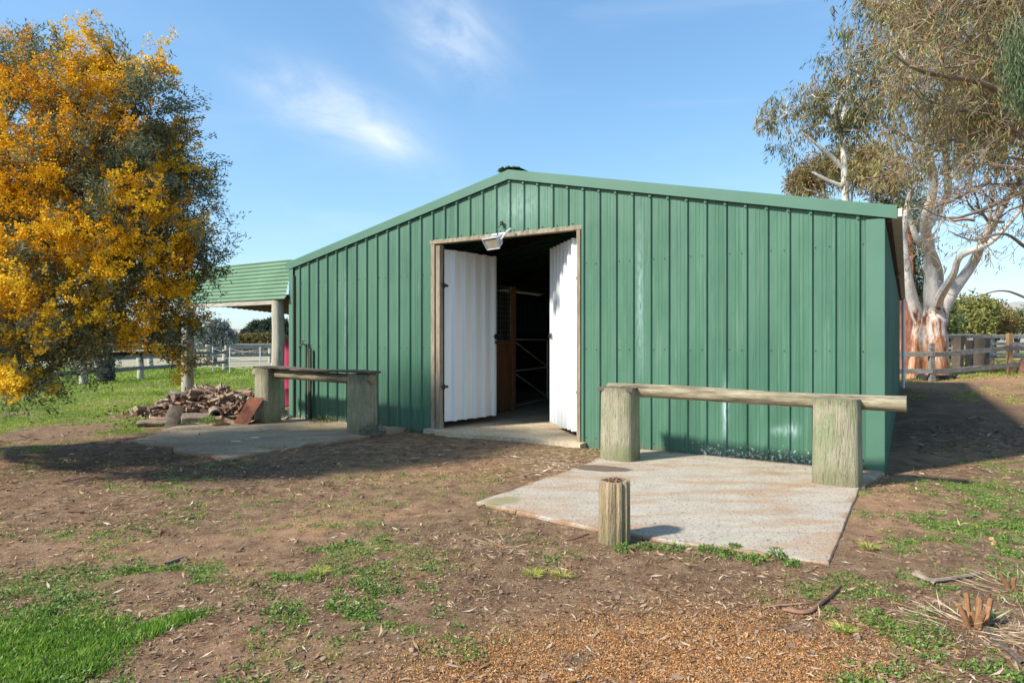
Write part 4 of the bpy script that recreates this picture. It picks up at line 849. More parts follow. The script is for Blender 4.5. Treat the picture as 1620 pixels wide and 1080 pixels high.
for i, (px, d, h, wd, lab) in enumerate(((425, 90, 26, 15, 'dark pine beyond the hedge, nearest the lean-to post'), (405, 92, 22, 13, 'shorter dark pine left of the one by the lean-to post'), (391, 95, 10, 7, 'small low dark pine at the left end of the pines beyond the hedge'), (292, 80, 26, 20, 'broad dark tree behind the left lean-to post'), (255, 85, 26, 20, 'dark tree beyond the paddock under the wattle branches'), (200, 88, 22, 20, 'dark green tree in the distance left of the drooping wattle branch'), (445, 84, 24, 14, 'dark pine mostly hidden by the lean-to post'))):
    y0 = 540-2
    clump_tree('pine_tree', lab, base_at(px, d), [lob(px, y0-h*.25, wd*.75, d), lob(px-wd*.4, y0-h*.1, wd*.5, d), lob(px+wd*.4, y0-h*.15, wd*.5, d), lob(px+2, y0-h*.62, wd*.55, d), lob(px+1, y0-h*.9, wd*.3, d)], M['dleaf'], 170, .4, .2, .45, .3)
for i, (px, d, h, lab) in enumerate(((90, 60, 22, 'low dark tree behind the wattle near the left edge'), (20, 64, 26, 'dark tree glimpsed through the wattle at the far left'), (150, 62, 16, 'low olive tree glimpsed under the middle of the wattle'))):
    clump_tree('tree', lab, base_at(px, d), [lob(px, 540-h*.5, h*.8, d), lob(px+h, 540-h*.3, h*.6, d), lob(px-h, 540-h*.3, h*.6, d)], M['oleaf'], 200, .3, .14, .35, .3)
# ---------------------------------------------------------------- hedge, house, hills
def hedge(name, label, px0, px1, d, h, mat, tint, n=5000, wd=1.2):
    x0 = (px0-810)/F*d; x1 = (px1-810)/F*d
    P = np.stack([rng.uniform(x0, x1, n), d+rng.uniform(-wd/2, wd/2, n), rng.random(n)**.6*h], 1); P[:, 2] *= .8+.25*vn(P[:, 0]*.5, P[:, 1]*.5, 2); P[:, 2] += gz(P[:, 0], P[:, 1])
    a = unit(n)+np.array([0, 0, .7]); return tag(leafmesh(name, P, a, unit(n), .35, .2, np.clip(tint+rng.normal(size=n)*.2, 0, 1), mat), label, 'hedge')
hedge('hedge', 'long low olive-brown hedge across the paddock seen under the lean-to', 330, 450, 62, 1.9, M['gleaf'], .5, 7000)
def hill(name, pts, d, mat):
    mb = MB(); vs = []; n = 60; x0, x1 = pts[0][0], pts[-1][0]
    for j, (fz, dd) in enumerate(((0, 0), (.5, 60), (.85, 140), (1, 230), (.6, 420), (0, 600))):
        for i in range(n+1):
            px = x0+(x1-x0)*i/n; h = np.interp(px, [p[0] for p in pts], [p[1] for p in pts]); h = h+float(vn(px*.03, 1, 5))*3
            x = (px-810)/F*(d+230); vs.append((x, d+dd, (540-h)/F*(d+230)*fz-3*(fz == 0)))
    mb.add(vs, [(j*(n+1)+i, j*(n+1)+i+1, (j+1)*(n+1)+i+1, (j+1)*(n+1)+i) for j in range(5) for i in range(n)])
    return struct(mb.build(name, mat, None, True))
M['hill'] = pmat('distant_hill', [(.3, (.1, .13, .12)), (.6, (.2, .24, .22)), (.8, (.3, .32, .28))], .01, rough=1, bst=0)
M['hill2'] = pmat('dry_hill', [(.3, (.22, .22, .19)), (.6, (.34, .33, .29)), (.8, (.4, .38, .33))], .02, rough=1, bst=0)
hill('hill', [(-900, 530), (-300, 515), (0, 524), (200, 518), (330, 516), (380, 519), (420, 525), (600, 530)], 700, M['hill'])
hill('hill', [(1200, 535), (1400, 510), (1540, 488), (1600, 474), (1700, 468), (1900, 480), (2300, 530)], 640, M['hill2'])
fh = thing('farmhouse', 'pale low farmhouse far off beyond the hedge under the lean-to', 'house', base_at(388, 120))
mb = MB(); mb.box((0, 0, 1.3), (7, 5, 2.6)); mb.build('wall', M['gutter'], fh)
mb = MB(); mb.add([(-3.9, -2.9, 2.5), (3.9, -2.9, 2.5), (3.9, 2.9, 2.5), (-3.9, 2.9, 2.5), (-2, 0, 3.7), (2, 0, 3.7)], [(0, 1, 5, 4), (1, 2, 5), (2, 3, 4, 5), (3, 0, 4), (3, 2, 1, 0)]); mb.build('roof', M['oldgrey'], fh)
for x in (-2.2, 0, 2.2):
    mb = MB(); mb.box((x, -2.52, 1.5), (1.0, .06, 1.0)); mb.build('window', M['black'], fh)
# ---------------------------------------------------------------- fences
def fence(name, label, pts, h, pr, rails, matp, matr, rs=(.045, .13), group=None, round_=True, mats=None):
    b0 = pts[0]; t = thing(name, label, 'fence', (b0[0], b0[1], 0), group=group)
    for i, p in enumerate(pts):
        z = gzf(p[0], p[1]); hh = h*(1+rnd.uniform(-.05, .05)) if len(p) < 3 else p[2]; mb = MB(); q = (p[0]-b0[0], p[1]-b0[1])
        mm = (mats or {}).get(i, matp)
        if round_: mb.tube([(q[0]+rnd.uniform(-.02, .02), q[1], z-.2+(hh+.2)*k/4) for k in range(5)], [pr*rnd.uniform(.95, 1.08) for k in range(5)], 10, rough=.05)
        else: mb.box((q[0], q[1], z+hh/2-.1), (pr*2, pr*1.6, hh+.2), rz=rnd.uniform(-.2, .2), ry=rnd.uniform(-.02, .02))
        mb.build('post', mm, t, round_)
    for i in range(len(pts)-1):
        a, c = pts[i], pts[i+1]; za, zc = gzf(*a[:2]), gzf(*c[:2]); L = math.hypot(c[0]-a[0], c[1]-a[1]); an = math.atan2(c[1]-a[1], c[0]-a[0])
        for rz_ in rails:
            j0, j1 = rnd.uniform(-.03, .03), rnd.uniform(-.03, .03); mb = MB(); nx_, ny_ = math.sin(an)*pr*.9, -math.cos(an)*pr*.9; n = 6; vs = []
            for k in range(n+1):
                tt = k/n; x = a[0]+(c[0]-a[0])*tt-b0[0]+nx_; y = a[1]+(c[1]-a[1])*tt-b0[1]+ny_; z = (za+rz_+j0)*(1-tt)+(zc+rz_+j1)*tt-.015*math.sin(math.pi*tt)
                for ox, oz in ((-1, -1), (1, -1), (1, 1), (-1, 1)): vs.append((x+ox*rs[0]/2*math.sin(an), y-ox*rs[0]/2*math.cos(an), z+oz*rs[1]/2*(1+rnd.uniform(-.08, .08))))
            mb.add(vs, [(k*4+j, k*4+(j+1) % 4, k*4+4+(j+1) % 4, k*4+4+j) for k in range(n) for j in range(4)]+[(3, 2, 1, 0), (n*4, n*4+1, n*4+2, n*4+3)])
            mb.build('rail', matr, t)
    return t
fence('timber_fence', 'post and rail fence running back across the lawn past a tyre stack', [(-13.9, 14.8), (-13.8, 17.4), (-13.3, 20.0), (-13.25, 23.0), (-13.2, 26.2), (-13.15, 29.5)], .95, .11, (.36, .82), M['post'], M['fencerail'])
fence('timber_fence', 'pale rail fence running right from the corner post seen under the lean-to', [(-13.15, 29.7), (-10.2, 31.2), (-7.0, 33.0)], 1.15, .09, (.7, 1.1), M['post'], M['oldgrey'])
fence('timber_fence', 'second paler post and rail fence beyond the tyre stack', [(-26, 24), (-22.5, 26.5), (-19.6, 30), (-18.5, 33), (-17.0, 36), (-15.0, 40)], 1.1, .13, (.5, .95), M['post'], M['oldgrey'])
fence('timber_fence', 'far pale rail fence along the bare yard beyond the second fence', [(-48, 44), (-40, 46), (-32, 48), (-25, 50), (-18, 52)], 1.3, .1, (.5, 1.1), M['post'], M['oldgrey'])
a1 = (15.75, 24.2); a2 = (20.6, 26.6)
fence('timber_fence', 'split rail fence with one orange post right of the shed', [(11.9, 24.9, 1.3), (a1[0], a1[1], 1.42), (19.6, 25.4, 1.62), (24.5, 26.5, 1.5)], 1.4, .09, (.38, 1.02), M['fencerail'], M['fencerail'], (.05, .18), round_=False, mats={2: M['orangepost']})
fence('stockyard_fence', 'old silver stockyard rails with leaning dark slabs behind the orange post', [(21.5, 33, 1.5), (24, 32.4, 1.5), (26.8, 32, 1.7), (30, 31.6, 1.6)], 1.5, .16, (.65, 1.2, 1.55), M['oldgrey'], M['oldgrey'], (.05, .15), round_=False)
fence('stockyard_fence', 'long grey top-rail fence in the distance right of the big gum', [(17.5, 38, 1.6), (22, 38, 1.6), (27, 38, 1.7), (32, 37.6, 1.7), (38, 37, 1.7)], 1.6, .12, (.9, 1.65), M['oldgrey'], M['oldgrey'], (.05, .14), round_=False)
for i, (px, py, d, s, lab) in enumerate(((1515, 545, 30.5, .5, 'thick dark slab post leaning at the left end of the stockyard'), (1552, 540, 30, .62, 'widest dark furrowed slab post of the stockyard'), (1534, 545, 31.5, .4, 'narrow dark slab post between the two thick stockyard posts'))):
    x = (px-810)/F*d; t = MB(); n = 7; zb = gzf(x, d)
    t.tube([(0, 0, 0), (.02, 0, .7), (.06, 0, 1.55-.1*i)], [s*.5, s*.47, s*.5], n, rough=.25); tag(t.build('slab_post', M['weath'], None, loc=(x, d, zb)), lab, 'post')
# wire fence of thin steel pickets under the lean-to
wf = thing('wire_fence', 'thin steel picket and wire fence on the lawn seen under the lean-to', 'fence', (-13, 28, .2))
pk = [(-13.0, 28.0), (-11.6, 26.5), (-10.0, 25.6), (-8.9, 25.8)]
for p in pk:
    mb = MB(); mb.box((p[0]+13, p[1]-28, .55), (.035, .035, 1.1)); mb.build('picket', M['galv'], wf)
for z in (.3, .65, 1.0):
    mb = MB()
    for i in range(len(pk)-1): a, c = pk[i], pk[i+1]; mb.tube([(a[0]+13, a[1]-28, z), ((a[0]+c[0])/2+13, (a[1]+c[1])/2-28, z-.1), (c[0]+13, c[1]-28, z)], .006, 4)
    mb.build('wire', M['galv'], wf)
# tyres round a post
tx, ty = -13.35, 21.2; z0 = gzf(tx, ty)
for i in range(6):
    mb = MB(); n = 24; prof = [(.14, .015), (.2, 0), (.25, .005), (.27, .03), (.27, .09), (.25, .115), (.2, .12), (.14, .105)]; k = len(prof); vs = []
    for j in range(n):
        th = 2*math.pi*j/n
        for r_, z in prof: vs.append((r_*math.cos(th), r_*math.sin(th), z))
    mb.add(vs, [(j*k+i2, ((j+1) % n)*k+i2, ((j+1) % n)*k+(i2+1) % k, j*k+(i2+1) % k) for j in range(n) for i2 in range(k)])
    o = mb.build('tyre', M['rubber'], None, True, loc=(tx+rnd.uniform(-.015, .015), ty+rnd.uniform(-.015, .015), z0+i*.122))
    tag(o, ['black tyre at the bottom of the stack by the left fence', 'second tyre from the bottom of the stack by the left fence', 'third tyre from the bottom of the stack by the left fence', 'fourth tyre from the bottom of the stack by the left fence', 'tyre just under the top one of the stack by the left fence', 'topmost tyre of the stack by the left fence'][i], 'tyre', 'tyres stacked by the left fence')
mb = MB(); mb.tube([(0, 0, -.1), (0, 0, .95)], [.12, .115], 12); tag(mb.build('post', M['post'], None, True, loc=(tx, ty, z0)), 'pale round post standing up through the stack of tyres', 'post')
mb = MB(); n = 24
mb.lathe([(.62, 0), (.66, .03), (.66, .17), (.6, .2)], 24); tag(mb.build('tyre', M['rubber'], None, True, loc=(16.55, 25.15, .0)), 'flat black tyre at the foot of the big gum behind the fence', 'tyre')
bk = thing('bucket', 'small rusty red bucket on a post of the second fence', 'bucket', (-18.35, 32.6, 1.15+gzf(-18.35, 32.6)))
mb = MB(); mb.lathe([(.14, -.25), (.2, .15), (.2, .3), (.18, .3), (.13, -.2)], 14); mb.build('pail', M['rust'], bk, True); mb = MB(); mb.tube([(.19*math.cos(a), 0, .3+.15*math.sin(a)) for a in np.linspace(0, math.pi, 8)], .01, 5); mb.build('handle', M['black'], bk)
# stumps
def stump(label, x, y, r_, h, mat, tilt=0):
    mb = MB(); n = 12; rr = random.Random(int(x*31)); mb.tube([(0, 0, -.1), (.02, 0, h*.5), (tilt, 0, h)], [r_*1.2, r_, r_*.95], n, rough=.18); return tag(mb.build('tree_stump', mat, None, True, loc=(x, y, gzf(x, y))), label, 'stump')
stump('cut dark log end beside the foot of the orange fence post', 20.3, 25.3, .38, .55, M['fw3'], .1)
# ---------------------------------------------------------------- firewood heap
def chunk(kind, L, r_, seed):
    rr = random.Random(seed); mb = MB()
    if kind == 0:
        n = 5; vs = []; jit = [rr.uniform(.6, 1.15) for _ in range(n)]
        for x in (-L/2, -L/6, L/6, L/2):
            for j in range(n): th = 2*math.pi*j/n; vs.append((x+(rr.uniform(-.02, .02)), r_*jit[j]*math.cos(th)*rr.uniform(.9, 1.1), r_*jit[j]*math.sin(th)*rr.uniform(.9, 1.1)))
        mb.add(vs, [(k*n+j, k*n+(j+1) % n, (k+1)*n+(j+1) % n, (k+1)*n+j) for k in range(3) for j in range(n)]+[tuple(range(n-1, -1, -1)), tuple(3*n+j for j in range(n))])
    elif kind == 1: mb.box((0, 0, 0), (L, r_*2.2, r_*.6))
    else: mb.tube([(-L/2, 0, 0), (-L/6, rr.uniform(-.03, .03), rr.uniform(-.02, .02)), (L/6, rr.uniform(-.03, .03), rr.uniform(-.02, .02)), (L/2, 0, 0)], [r_*.8, r_*.75, r_*.65, r_*.5], 7, rough=.15)
    return mb
protos = []
for i in range(12): protos.append(chunk((0, 2, 1)[i % 3], rnd.uniform(.3, .6), rnd.uniform(.035, .065), i).build('firewood', (M['fw1'], M['fw2'], M['fw3'], M['fw2'])[i % 4]))
hc = G(352, 655, .03); hc = (-5.9, 12.95)
def heap_h(x, y):
    dx, dy = (x-hc[0])/1.35, (y-hc[1])/.85; return .50*max(0, 1-dx*dx-dy*dy)
cnt = 0; lab = 'weathered stick or billet loose in the firewood heap by the left hitching rail'
from mathutils import Euler
for i in range(330):
    if cnt >= 240: break
    x = hc[0]+rnd.gauss(0, .75); y = hc[1]+rnd.gauss(0, .42); lx, ly = shed_local(x, y)
    if lx > -10.2 and ly > -.1: continue
    if abs((x-hc[0])/1.6) > 1 or abs((y-hc[1])/1.0) > 1: continue
    p = protos[i % 12]; o = p if i < 12 else p.copy()
    if i >= 12: C.objects.link(o)
    o.location = (x, y, zg(x, y)+heap_h(x, y)*rnd.uniform(.75, 1.08)+.04); o.rotation_euler = (rnd.uniform(0, 6), rnd.gauss(0, .3), rnd.uniform(0, 3.1)); s = rnd.uniform(.55, 1.15); o.scale = (s, s, s); tag(o, lab, 'firewood', 'loose firewood in the heap'); cnt += 1
for p in protos:
    if 'label' not in p: p.location = (hc[0]+rnd.gauss(0, .4), hc[1], zg(*hc)+.3); tag(p, lab, 'firewood', 'loose firewood in the heap')
n = 5000; P = np.stack([hc[0]+rng.normal(size=n)*.75, hc[1]+rng.normal(size=n)*.42, np.zeros(n)], 1); hh = np.array([heap_h(a, b2) for a, b2 in P[:, :2]]); P[:, 2] = relief(P[:, 0], P[:, 1])+hh*rng.uniform(.6, 1.02, n)+.02
lxx, lyy = shed_local(P[:, 0], P[:, 1]); kp = (lyy < -.08) | (lxx < -10.2); P = P[kp]; n = len(P)
tag(leafmesh('bark_debris', P, unit(n)*np.array([1, 1, .4]), unit(n), rng.uniform(.05, .16, n), rng.uniform(.02, .05, n), rng.random(n), M['litter']), 'bark flakes and splinters filling the firewood heap', 'debris', None, 'stuff')
mb = MB(); n = 16; vs = [(hc[0], hc[1], zg(*hc)+.42)]
for k in range(1, 5):
    for j in range(n): a = 2*math.pi*j/n; x = hc[0]+1.25*k/4*math.cos(a); y = hc[1]+.8*k/4*math.sin(a); vs.append((x, y, zg(x, y)+heap_h(x, y)*.8-.03+rnd.uniform(-.02, .02)))
mb.add(vs, [(0, 1+j, 1+(j+1) % n) for j in range(n)]+[(1+k*n+j, 1+(k+1)*n+j, 1+(k+1)*n+(j+1) % n, 1+k*n+(j+1) % n) for k in range(3) for j in range(n)])
o = mb.build('soil_mound', pmat('dark_bark_soil', [(.3, (.05, .03, .02)), (.7, (.15, .1, .07))], 12, fine=40), None, True); tag(o, 'dark bark and soil underneath the firewood heap', 'mound', None, 'stuff')
bigs = [(262, 668, .42, .11, 0, M['fw1'], 'thick pale log lying at the left end of the firewood heap', .1, 2), (313, 664, .45, .10, 0, M['fw2'], 'squared grey block at the front of the firewood heap', .35, 0), (300, 652, .4, .10, 0, M['fw1'], 'pale split billet resting on the grey block in the heap', -.3, 0), (322, 646, .40, .09, .18, M['fw1'], 'bright cut billet on top of the front of the heap', .1, 0), (285, 648, .34, .14, .12, M['oldgrey'], 'rounded whitish log at the back of the curved brown board', .4, 2), (241, 670, .4, .08, 0, M['fw2'], 'grey root-like branch lying left of the heap on the grass', .2, 2)]
for (px, py, L, r_, z, mt, lb, an, kd) in bigs:
    x, y = G(px, py, .05); o = chunk(kd, L*1.2, r_, int(px)).build('firewood', mt, None, loc=(x, y, zg(x, y)+r_*.7+z)); o.rotation_euler = (rnd.random(), 0, an); tag(o, lb, 'firewood', 'firewood in the heap')
# hollow log
x, y = G(340, 662, .05); mb = MB(); n = 14; vs = []
for (xx, q_) in ((-.2, .10), (.2, .11), (.2, .075), (-.1, .07)):
    for j in range(n): a = 2*math.pi*j/n; vs.append((xx, q_*math.cos(a)*1.05, q_*math.sin(a)))
mb.add(vs, [(k*n+j, k*n+(j+1) % n, (k+1)*n+(j+1) % n, (k+1)*n+j) for k in range(3) for j in range(n)]+[tuple(3*n+j for j in range(n)), tuple(range(n-1, -1, -1))])
o = mb.build('hollow_log', M['fw2'], None, True, loc=(x, y, zg(x, y)+.16)); o.rotation_euler = (0, .1, R(-60)); tag(o, 'grey hollow log showing its dark bore at the front of the firewood heap', 'log')
# curved brown board and rusty sheet
def curved(name, label, px, py, w_, h_, mat, rz, lean, curl):
    x, y = G(px, py, .03); mb = MB(); n = 8; vs = []
    for k in range(2):
        for i in range(n+1):
            for z in (0, h_/2, h_): t = i/n-.5; vs.append((t*w_+z*lean[0], curl*t*t*4*.1+z*lean[1]+k*.012, z))
    m_ = (n+1)*3; fs = []
    for k in range(2):
        for i in range(n):
            for j in range(2): fs.append((k*m_+i*3+j, k*m_+i*3+3+j, k*m_+i*3+4+j, k*m_+i*3+1+j))
    for i in range(n): fs.append((i*3, m_+i*3, m_+i*3+3, i*3+3)); fs.append((i*3+2, i*3+5, m_+i*3+5, m_+i*3+2))
    for i in (0, n):
        for j in range(2): fs.append((i*3+j, i*3+j+1, m_+i*3+j+1, m_+i*3+j))
    mb.add(vs, fs); o = mb.build(name, mat, None, loc=(x, y, zg(x, y))); o.rotation_euler = (0, 0, rz); return tag(o, label, 'sheet' if 'sheet' in name else 'board')
curved('bark_slab', 'curved dark brown board standing at the front of the firewood heap', 262, 672, .38, .36, M['weath'], R(-25), (.28, .25), .6)
curved('rusty_sheet', 'rust-red metal sheet leaning on the left post of the left hitching rail', 378, 670, .38, .50, M['rust'], R(-28), (.35, .45), .1)
x, y = G(384, 672); mb = MB(); mb.box((0, 0, .03), (.36, .18, .012), ry=.05, rx=-.15); mb.box((.2, .09, .045), (.12, .14, .01), ry=-.4); o = mb.build('rusty_offcut', M['rust'], None, loc=(x, y+.05, .02)); o.rotation_euler = (0, 0, R(-25)); tag(o, 'small bent rusty offcut lying at the foot of the leaning rusty sheet', 'sheet')
# ---------------------------------------------------------------- ground cover scatter
def pix(n, x0, x1, y0, y1):
    px = rng.uniform(x0, x1, n); py = rng.uniform(y0, y1, n); d = EYE*F/(py-540); x = (px-810)/F*d; return x, d
def on_slab(x, y):
    lx, ly = shed_local(x, y)
    a = (lx < .3) & (lx > -10.3) & (ly > -.1) & (ly < 17)
    # right pad in shed coordinates
    b = (lx > -3.3) & (lx < -.0+.15*(ly < -.5)) & (ly < 0) & (ly > -3.5) & (lx < .02) 
    return a, b
def inpoly(x, y, poly):
    c = np.zeros(len(x), bool); n = len(poly); j = n-1
    for i in range(n):
        xi, yi = poly[i]; xj, yj = poly[j]; c ^= ((yi > y) != (yj > y)) & (x < (xj-xi)*(y-yi)/(yj-yi+1e-12)+xi); j = i
    return c
PAD = [(-.33, 5.98), (.75, 5.05), (2.13, 4.33), (3.50, 6.50), (4.22, 7.3), SW(0, -.03), SW(-3.3, -.03), (1.0, 8.0)]
PAD2 = [(-5.7, 9.7), (-3.72, 8.2), (-2.3, 10.1), SW(-7.0, -.03), SW(-10.05, -.03), (-5.9, 11.7)]
def clear(x, y, pad2=True):
    a, _ = on_slab(x, y); k = ~a & ~inpoly(x, y, PAD)
    if pad2: k &= ~inpoly(x, y, PAD2)
    return k
def scat(x, y): return np.stack([x, y, relief(x, y)], 1)
# lush grass, bottom left
x, y = pix(90000, -60, 520, 860, 1140); g = masks(x, y)[0]; px, py = topx(x, y)
lush = ell(px, py, 70, 1035, 140, 62, R(-12))*1.3+.8*ell(px, py, 270, 985, 80, 10, R(-16))
kp = (lush*(.25+1.1*fbm(x*4, y*4, 5)+.4*fbm(x*14, y*14, 6)) > .35+.6*rng.random(len(x))); x, y = x[kp], y[kp]; n = len(x); P = scat(x, y)
clmp = fbm(x*6, y*6, 8)
D = unit(n)*.7+np.array([.15, 0, 1.0]); L = (.015+.05*clmp)*rng.uniform(.3, 1.35, n); bend = unit(n)*.25
tag(leafmesh('grass', P, D, unit(n), L, .006, np.clip(.25+clmp*.55+rng.normal(size=n)*.22, 0, 1), M['grass'], bend=bend), 'lush bright green grass in the bottom left corner', 'grass', None, 'stuff')
# lawn on the left
x, y = pix(130000, -60, 480, 588, 720); kp = clear(x, y); x, y = x[kp], y[kp]; g = masks(x, y)[0]; kp = g > .25+.6*rng.random(len(x)); x, y, g = x[kp], y[kp], g[kp]; n = len(x)
D = unit(n)*.8+np.array([.1, 0, .9]); sc = y/10
t = np.clip(.42+(fbm(x*.8, y*.8, 31)-.5)*1.3+rng.normal(size=n)*.2, 0, 1)
tag(leafmesh('grass', scat(x, y), D, unit(n), .035*sc*rng.uniform(.5, 1.2, n), .009*sc, t, M['lawn']), 'patchy sunlit lawn between the firewood heap and the left fence', 'grass', None, 'stuff')
x, y = pix(30000, 1420, 1640, 575, 640); kp = clear(x, y); x, y = x[kp], y[kp]; g = masks(x, y)[0]; kp = g > .2+.5*rng.random(len(x)); x, y = x[kp], y[kp]; n = len(x)
tag(leafmesh('grass', scat(x, y), unit(n)*.8+np.array([0, 0, .9]), unit(n), .004*y*rng.uniform(.5, 1.2, n), .001*y, np.clip(.5+rng.normal(size=n)*.25, 0, 1), M['lawn']), 'thin sunlit grass under the gum and along the right fence', 'grass', None, 'stuff')
# weeds: rosettes of little leaves
x, y = pix(34000, -60, 1680, 720, 1140); kp = clear(x, y); x, y = x[kp], y[kp]; g = masks(x, y)[0]; kp = g > .22+.6*rng.random(len(x)); x, y = x[kp], y[kp]; k = len(x)
nl = 12; c = np.repeat(scat(x, y), nl, 0); rs = np.repeat(rng.uniform(.5, 1.4, k)*(.6+.5*fbm(x*5, y*5, 3)), nl); th = rng.uniform(0, 6.28, k*nl); D = np.stack([np.cos(th), np.sin(th), rng.uniform(.05, .9, k*nl)], 1)
P = c+D*np.array([.016, .016, .008])*rs[:, None]+rng.normal(size=c.shape)*.008; n = len(P)
tag(leafmesh('weeds', P, D, unit(n)*np.array([1, 1, .3]), .020*rs, .011*rs, np.clip(.5+rng.normal(size=n)*.25, 0, 1), M['weed']), 'low green weeds and clover scattered over the bare ground', 'weeds', None, 'stuff')
print('weeds', n)
# thin dull grass bits on bare soil
x, y = pix(80000, -60, 1680, 700, 1140); kp = clear(x, y); x, y = x[kp], y[kp]; g = masks(x, y)[0]; kp = (g+fbm(x*2, y*2, 61)*.5) > .32+.5*rng.random(len(x)); x, y = x[kp], y[kp]; n = len(x)
tag(leafmesh('sparse_grass', scat(x, y), unit(n)*np.array([1, 1, .5])+np.array([0, 0, .25]), unit(n), rng.uniform(.012, .035, n)*np.clip(y/4, 1, 2), .004*np.clip(y/4, 1, 2), np.clip(.6+rng.normal(size=n)*.3, 0, 1), M['lawn']), 'sparse half-dry grass bits over the yard', 'grass', None, 'stuff')
# litter of leaves, straw, flakes
x, y = pix(120000, -60, 1680, 665, 1140); kp = clear(x, y, False); x, y = x[kp], y[kp]; gm_ = masks(x, y); kp = (fbm(x*1.7, y*1.7, 71)*.9+gm_[1]*.8-gm_[0]*.15-gm_[2]*.35) > .18+.55*rng.random(len(x)); x, y = x[kp], y[kp]; n = len(x)
P = scat(x, y)+np.array([0, 0, .004]); D = unit(n)*np.array([1, 1, .15]); big = rng.random(n)**6
tag(leafmesh('leaf_litter', P, D, unit(n)*np.array([1, 1, .25]), (.014+.05*big+.012*rng.random(n))*np.clip(y/4, 1, 2.4), (.004+.010*big)*np.clip(y/4, 1, 2.4), np.clip(rng.beta(2, 2.2, n)+.1*big, 0, 1), M['litter'], bend=unit(n)*.15), 'dry leaves, twigs and straw strewn over the yard', 'leaf litter', None, 'stuff')
# gum leaves, larger and pale
x, y = pix(380, -60, 1680, 680, 1120); kp = clear(x, y, False); x, y = x[kp], y[kp]; n = len(x)
tag(leafmesh('fallen_gum_leaves', scat(x, y)+np.array([0, 0, .008]), unit(n)*np.array([1, 1, .12]), unit(n)*np.array([1, 1, .2]), rng.uniform(.05, .11, n), rng.uniform(.010, .018, n), np.clip(.68+rng.normal(size=n)*.2, 0, 1), M['litter'], bend=unit(n)*.2), 'larger pale fallen gum leaves on the bare soil', 'leaf litter', None, 'stuff')
x, y = pix(130000, 560, 1420, 900, 1140); c_ = masks(x, y)[3]; kp = c_ > .12+.75*rng.random(len(x)); x, y = x[kp], y[kp]; n = len(x)
tag(leafmesh('wood_chips', scat(x, y)+np.array([0, 0, .004]), unit(n)*np.array([1, 1, .5]), unit(n), rng.uniform(.006, .016, n), rng.uniform(.003, .007, n), np.clip(.5+rng.normal(size=n)*.28, 0, 1), M['chip']), 'orange-brown wood chips spread in front of the camera', 'wood chips', None, 'stuff')
x, y = pix(5000, 800, 960, 700, 765); kp = clear(x, y) & (rng.random(len(x)) < ell(*topx(x, y), 880, 735, 70, 14)); x, y = x[kp], y[kp]; n = len(x)
tag(leafmesh('straw', scat(x, y)+np.array([0, 0, .008]), unit(n)*np.array([1, 1, .12]), unit(n), rng.uniform(.05, .16, n), .004, rng.random(n), M['straw']), 'loose pale straw outside the shed doorway', 'straw', None, 'stuff')
# clods and pebbles
mb = MB(); rr = random.Random(4)
for i in range(1300):
    py = rr.uniform(700, 1100); px = rr.uniform(-30, 1650); gx_, gy_ = G(px, py)
    if not clear(np.array([gx_]), np.array([gy_]))[0]: continue
    s = rr.uniform(.004, .013)*(1.6 if rr.random() < .07 else 1); mb.box((gx_, gy_, zg(gx_, gy_)+s*.2), (s*2, s*1.5, s), rr.uniform(0, 3), rx=rr.uniform(-.5, .5), ry=rr.uniform(-.5, .5))
tag(mb.build('soil_clods', pmat('clods', [(.3, (.16, .09, .055)), (.7, (.36, .24, .16))], 30), None, True), 'small clods and pebbles on the bare soil', 'clods', None, 'stuff')
# debris strip on the slab and pad
x, y = pix(9000, 960, 1400, 700, 900); ins = inpoly(x, y, PAD); lx, ly = shed_local(x, y); kp = ins & (rng.random(len(x)) < np.where(ly > -.45, .8, .05)); x, y = x[kp], y[kp]; n = len(x)
tag(leafmesh('pad_debris', np.stack([x, y, np.full(n, .030)], 1), unit(n)*np.array([1, 1, .15]), unit(n)*np.array([1, 1, .2]), rng.uniform(.01, .03, n), rng.uniform(.004, .01, n), rng.beta(1.5, 2.5, n), M['litter']), 'crumbs of bark and grit swept against the wall on the pad', 'debris', None, 'stuff')
x, y = pix(9000, 200, 660, 655, 735); ins = inpoly(x, y, PAD2); kp = ins & (rng.random(len(x)) < .25); x, y = x[kp], y[kp]; n = len(x)
tag(leafmesh('pad_debris', np.stack([x, y, np.full(n, .027)], 1), unit(n)*np.array([1, 1, .15]), unit(n)*np.array([1, 1, .2]), rng.uniform(.01, .04, n), rng.uniform(.004, .012, n), rng.beta(1.5, 2.5, n), M['litter']), 'grit and leaf crumbs on the left pad', 'debris', None, 'stuff')
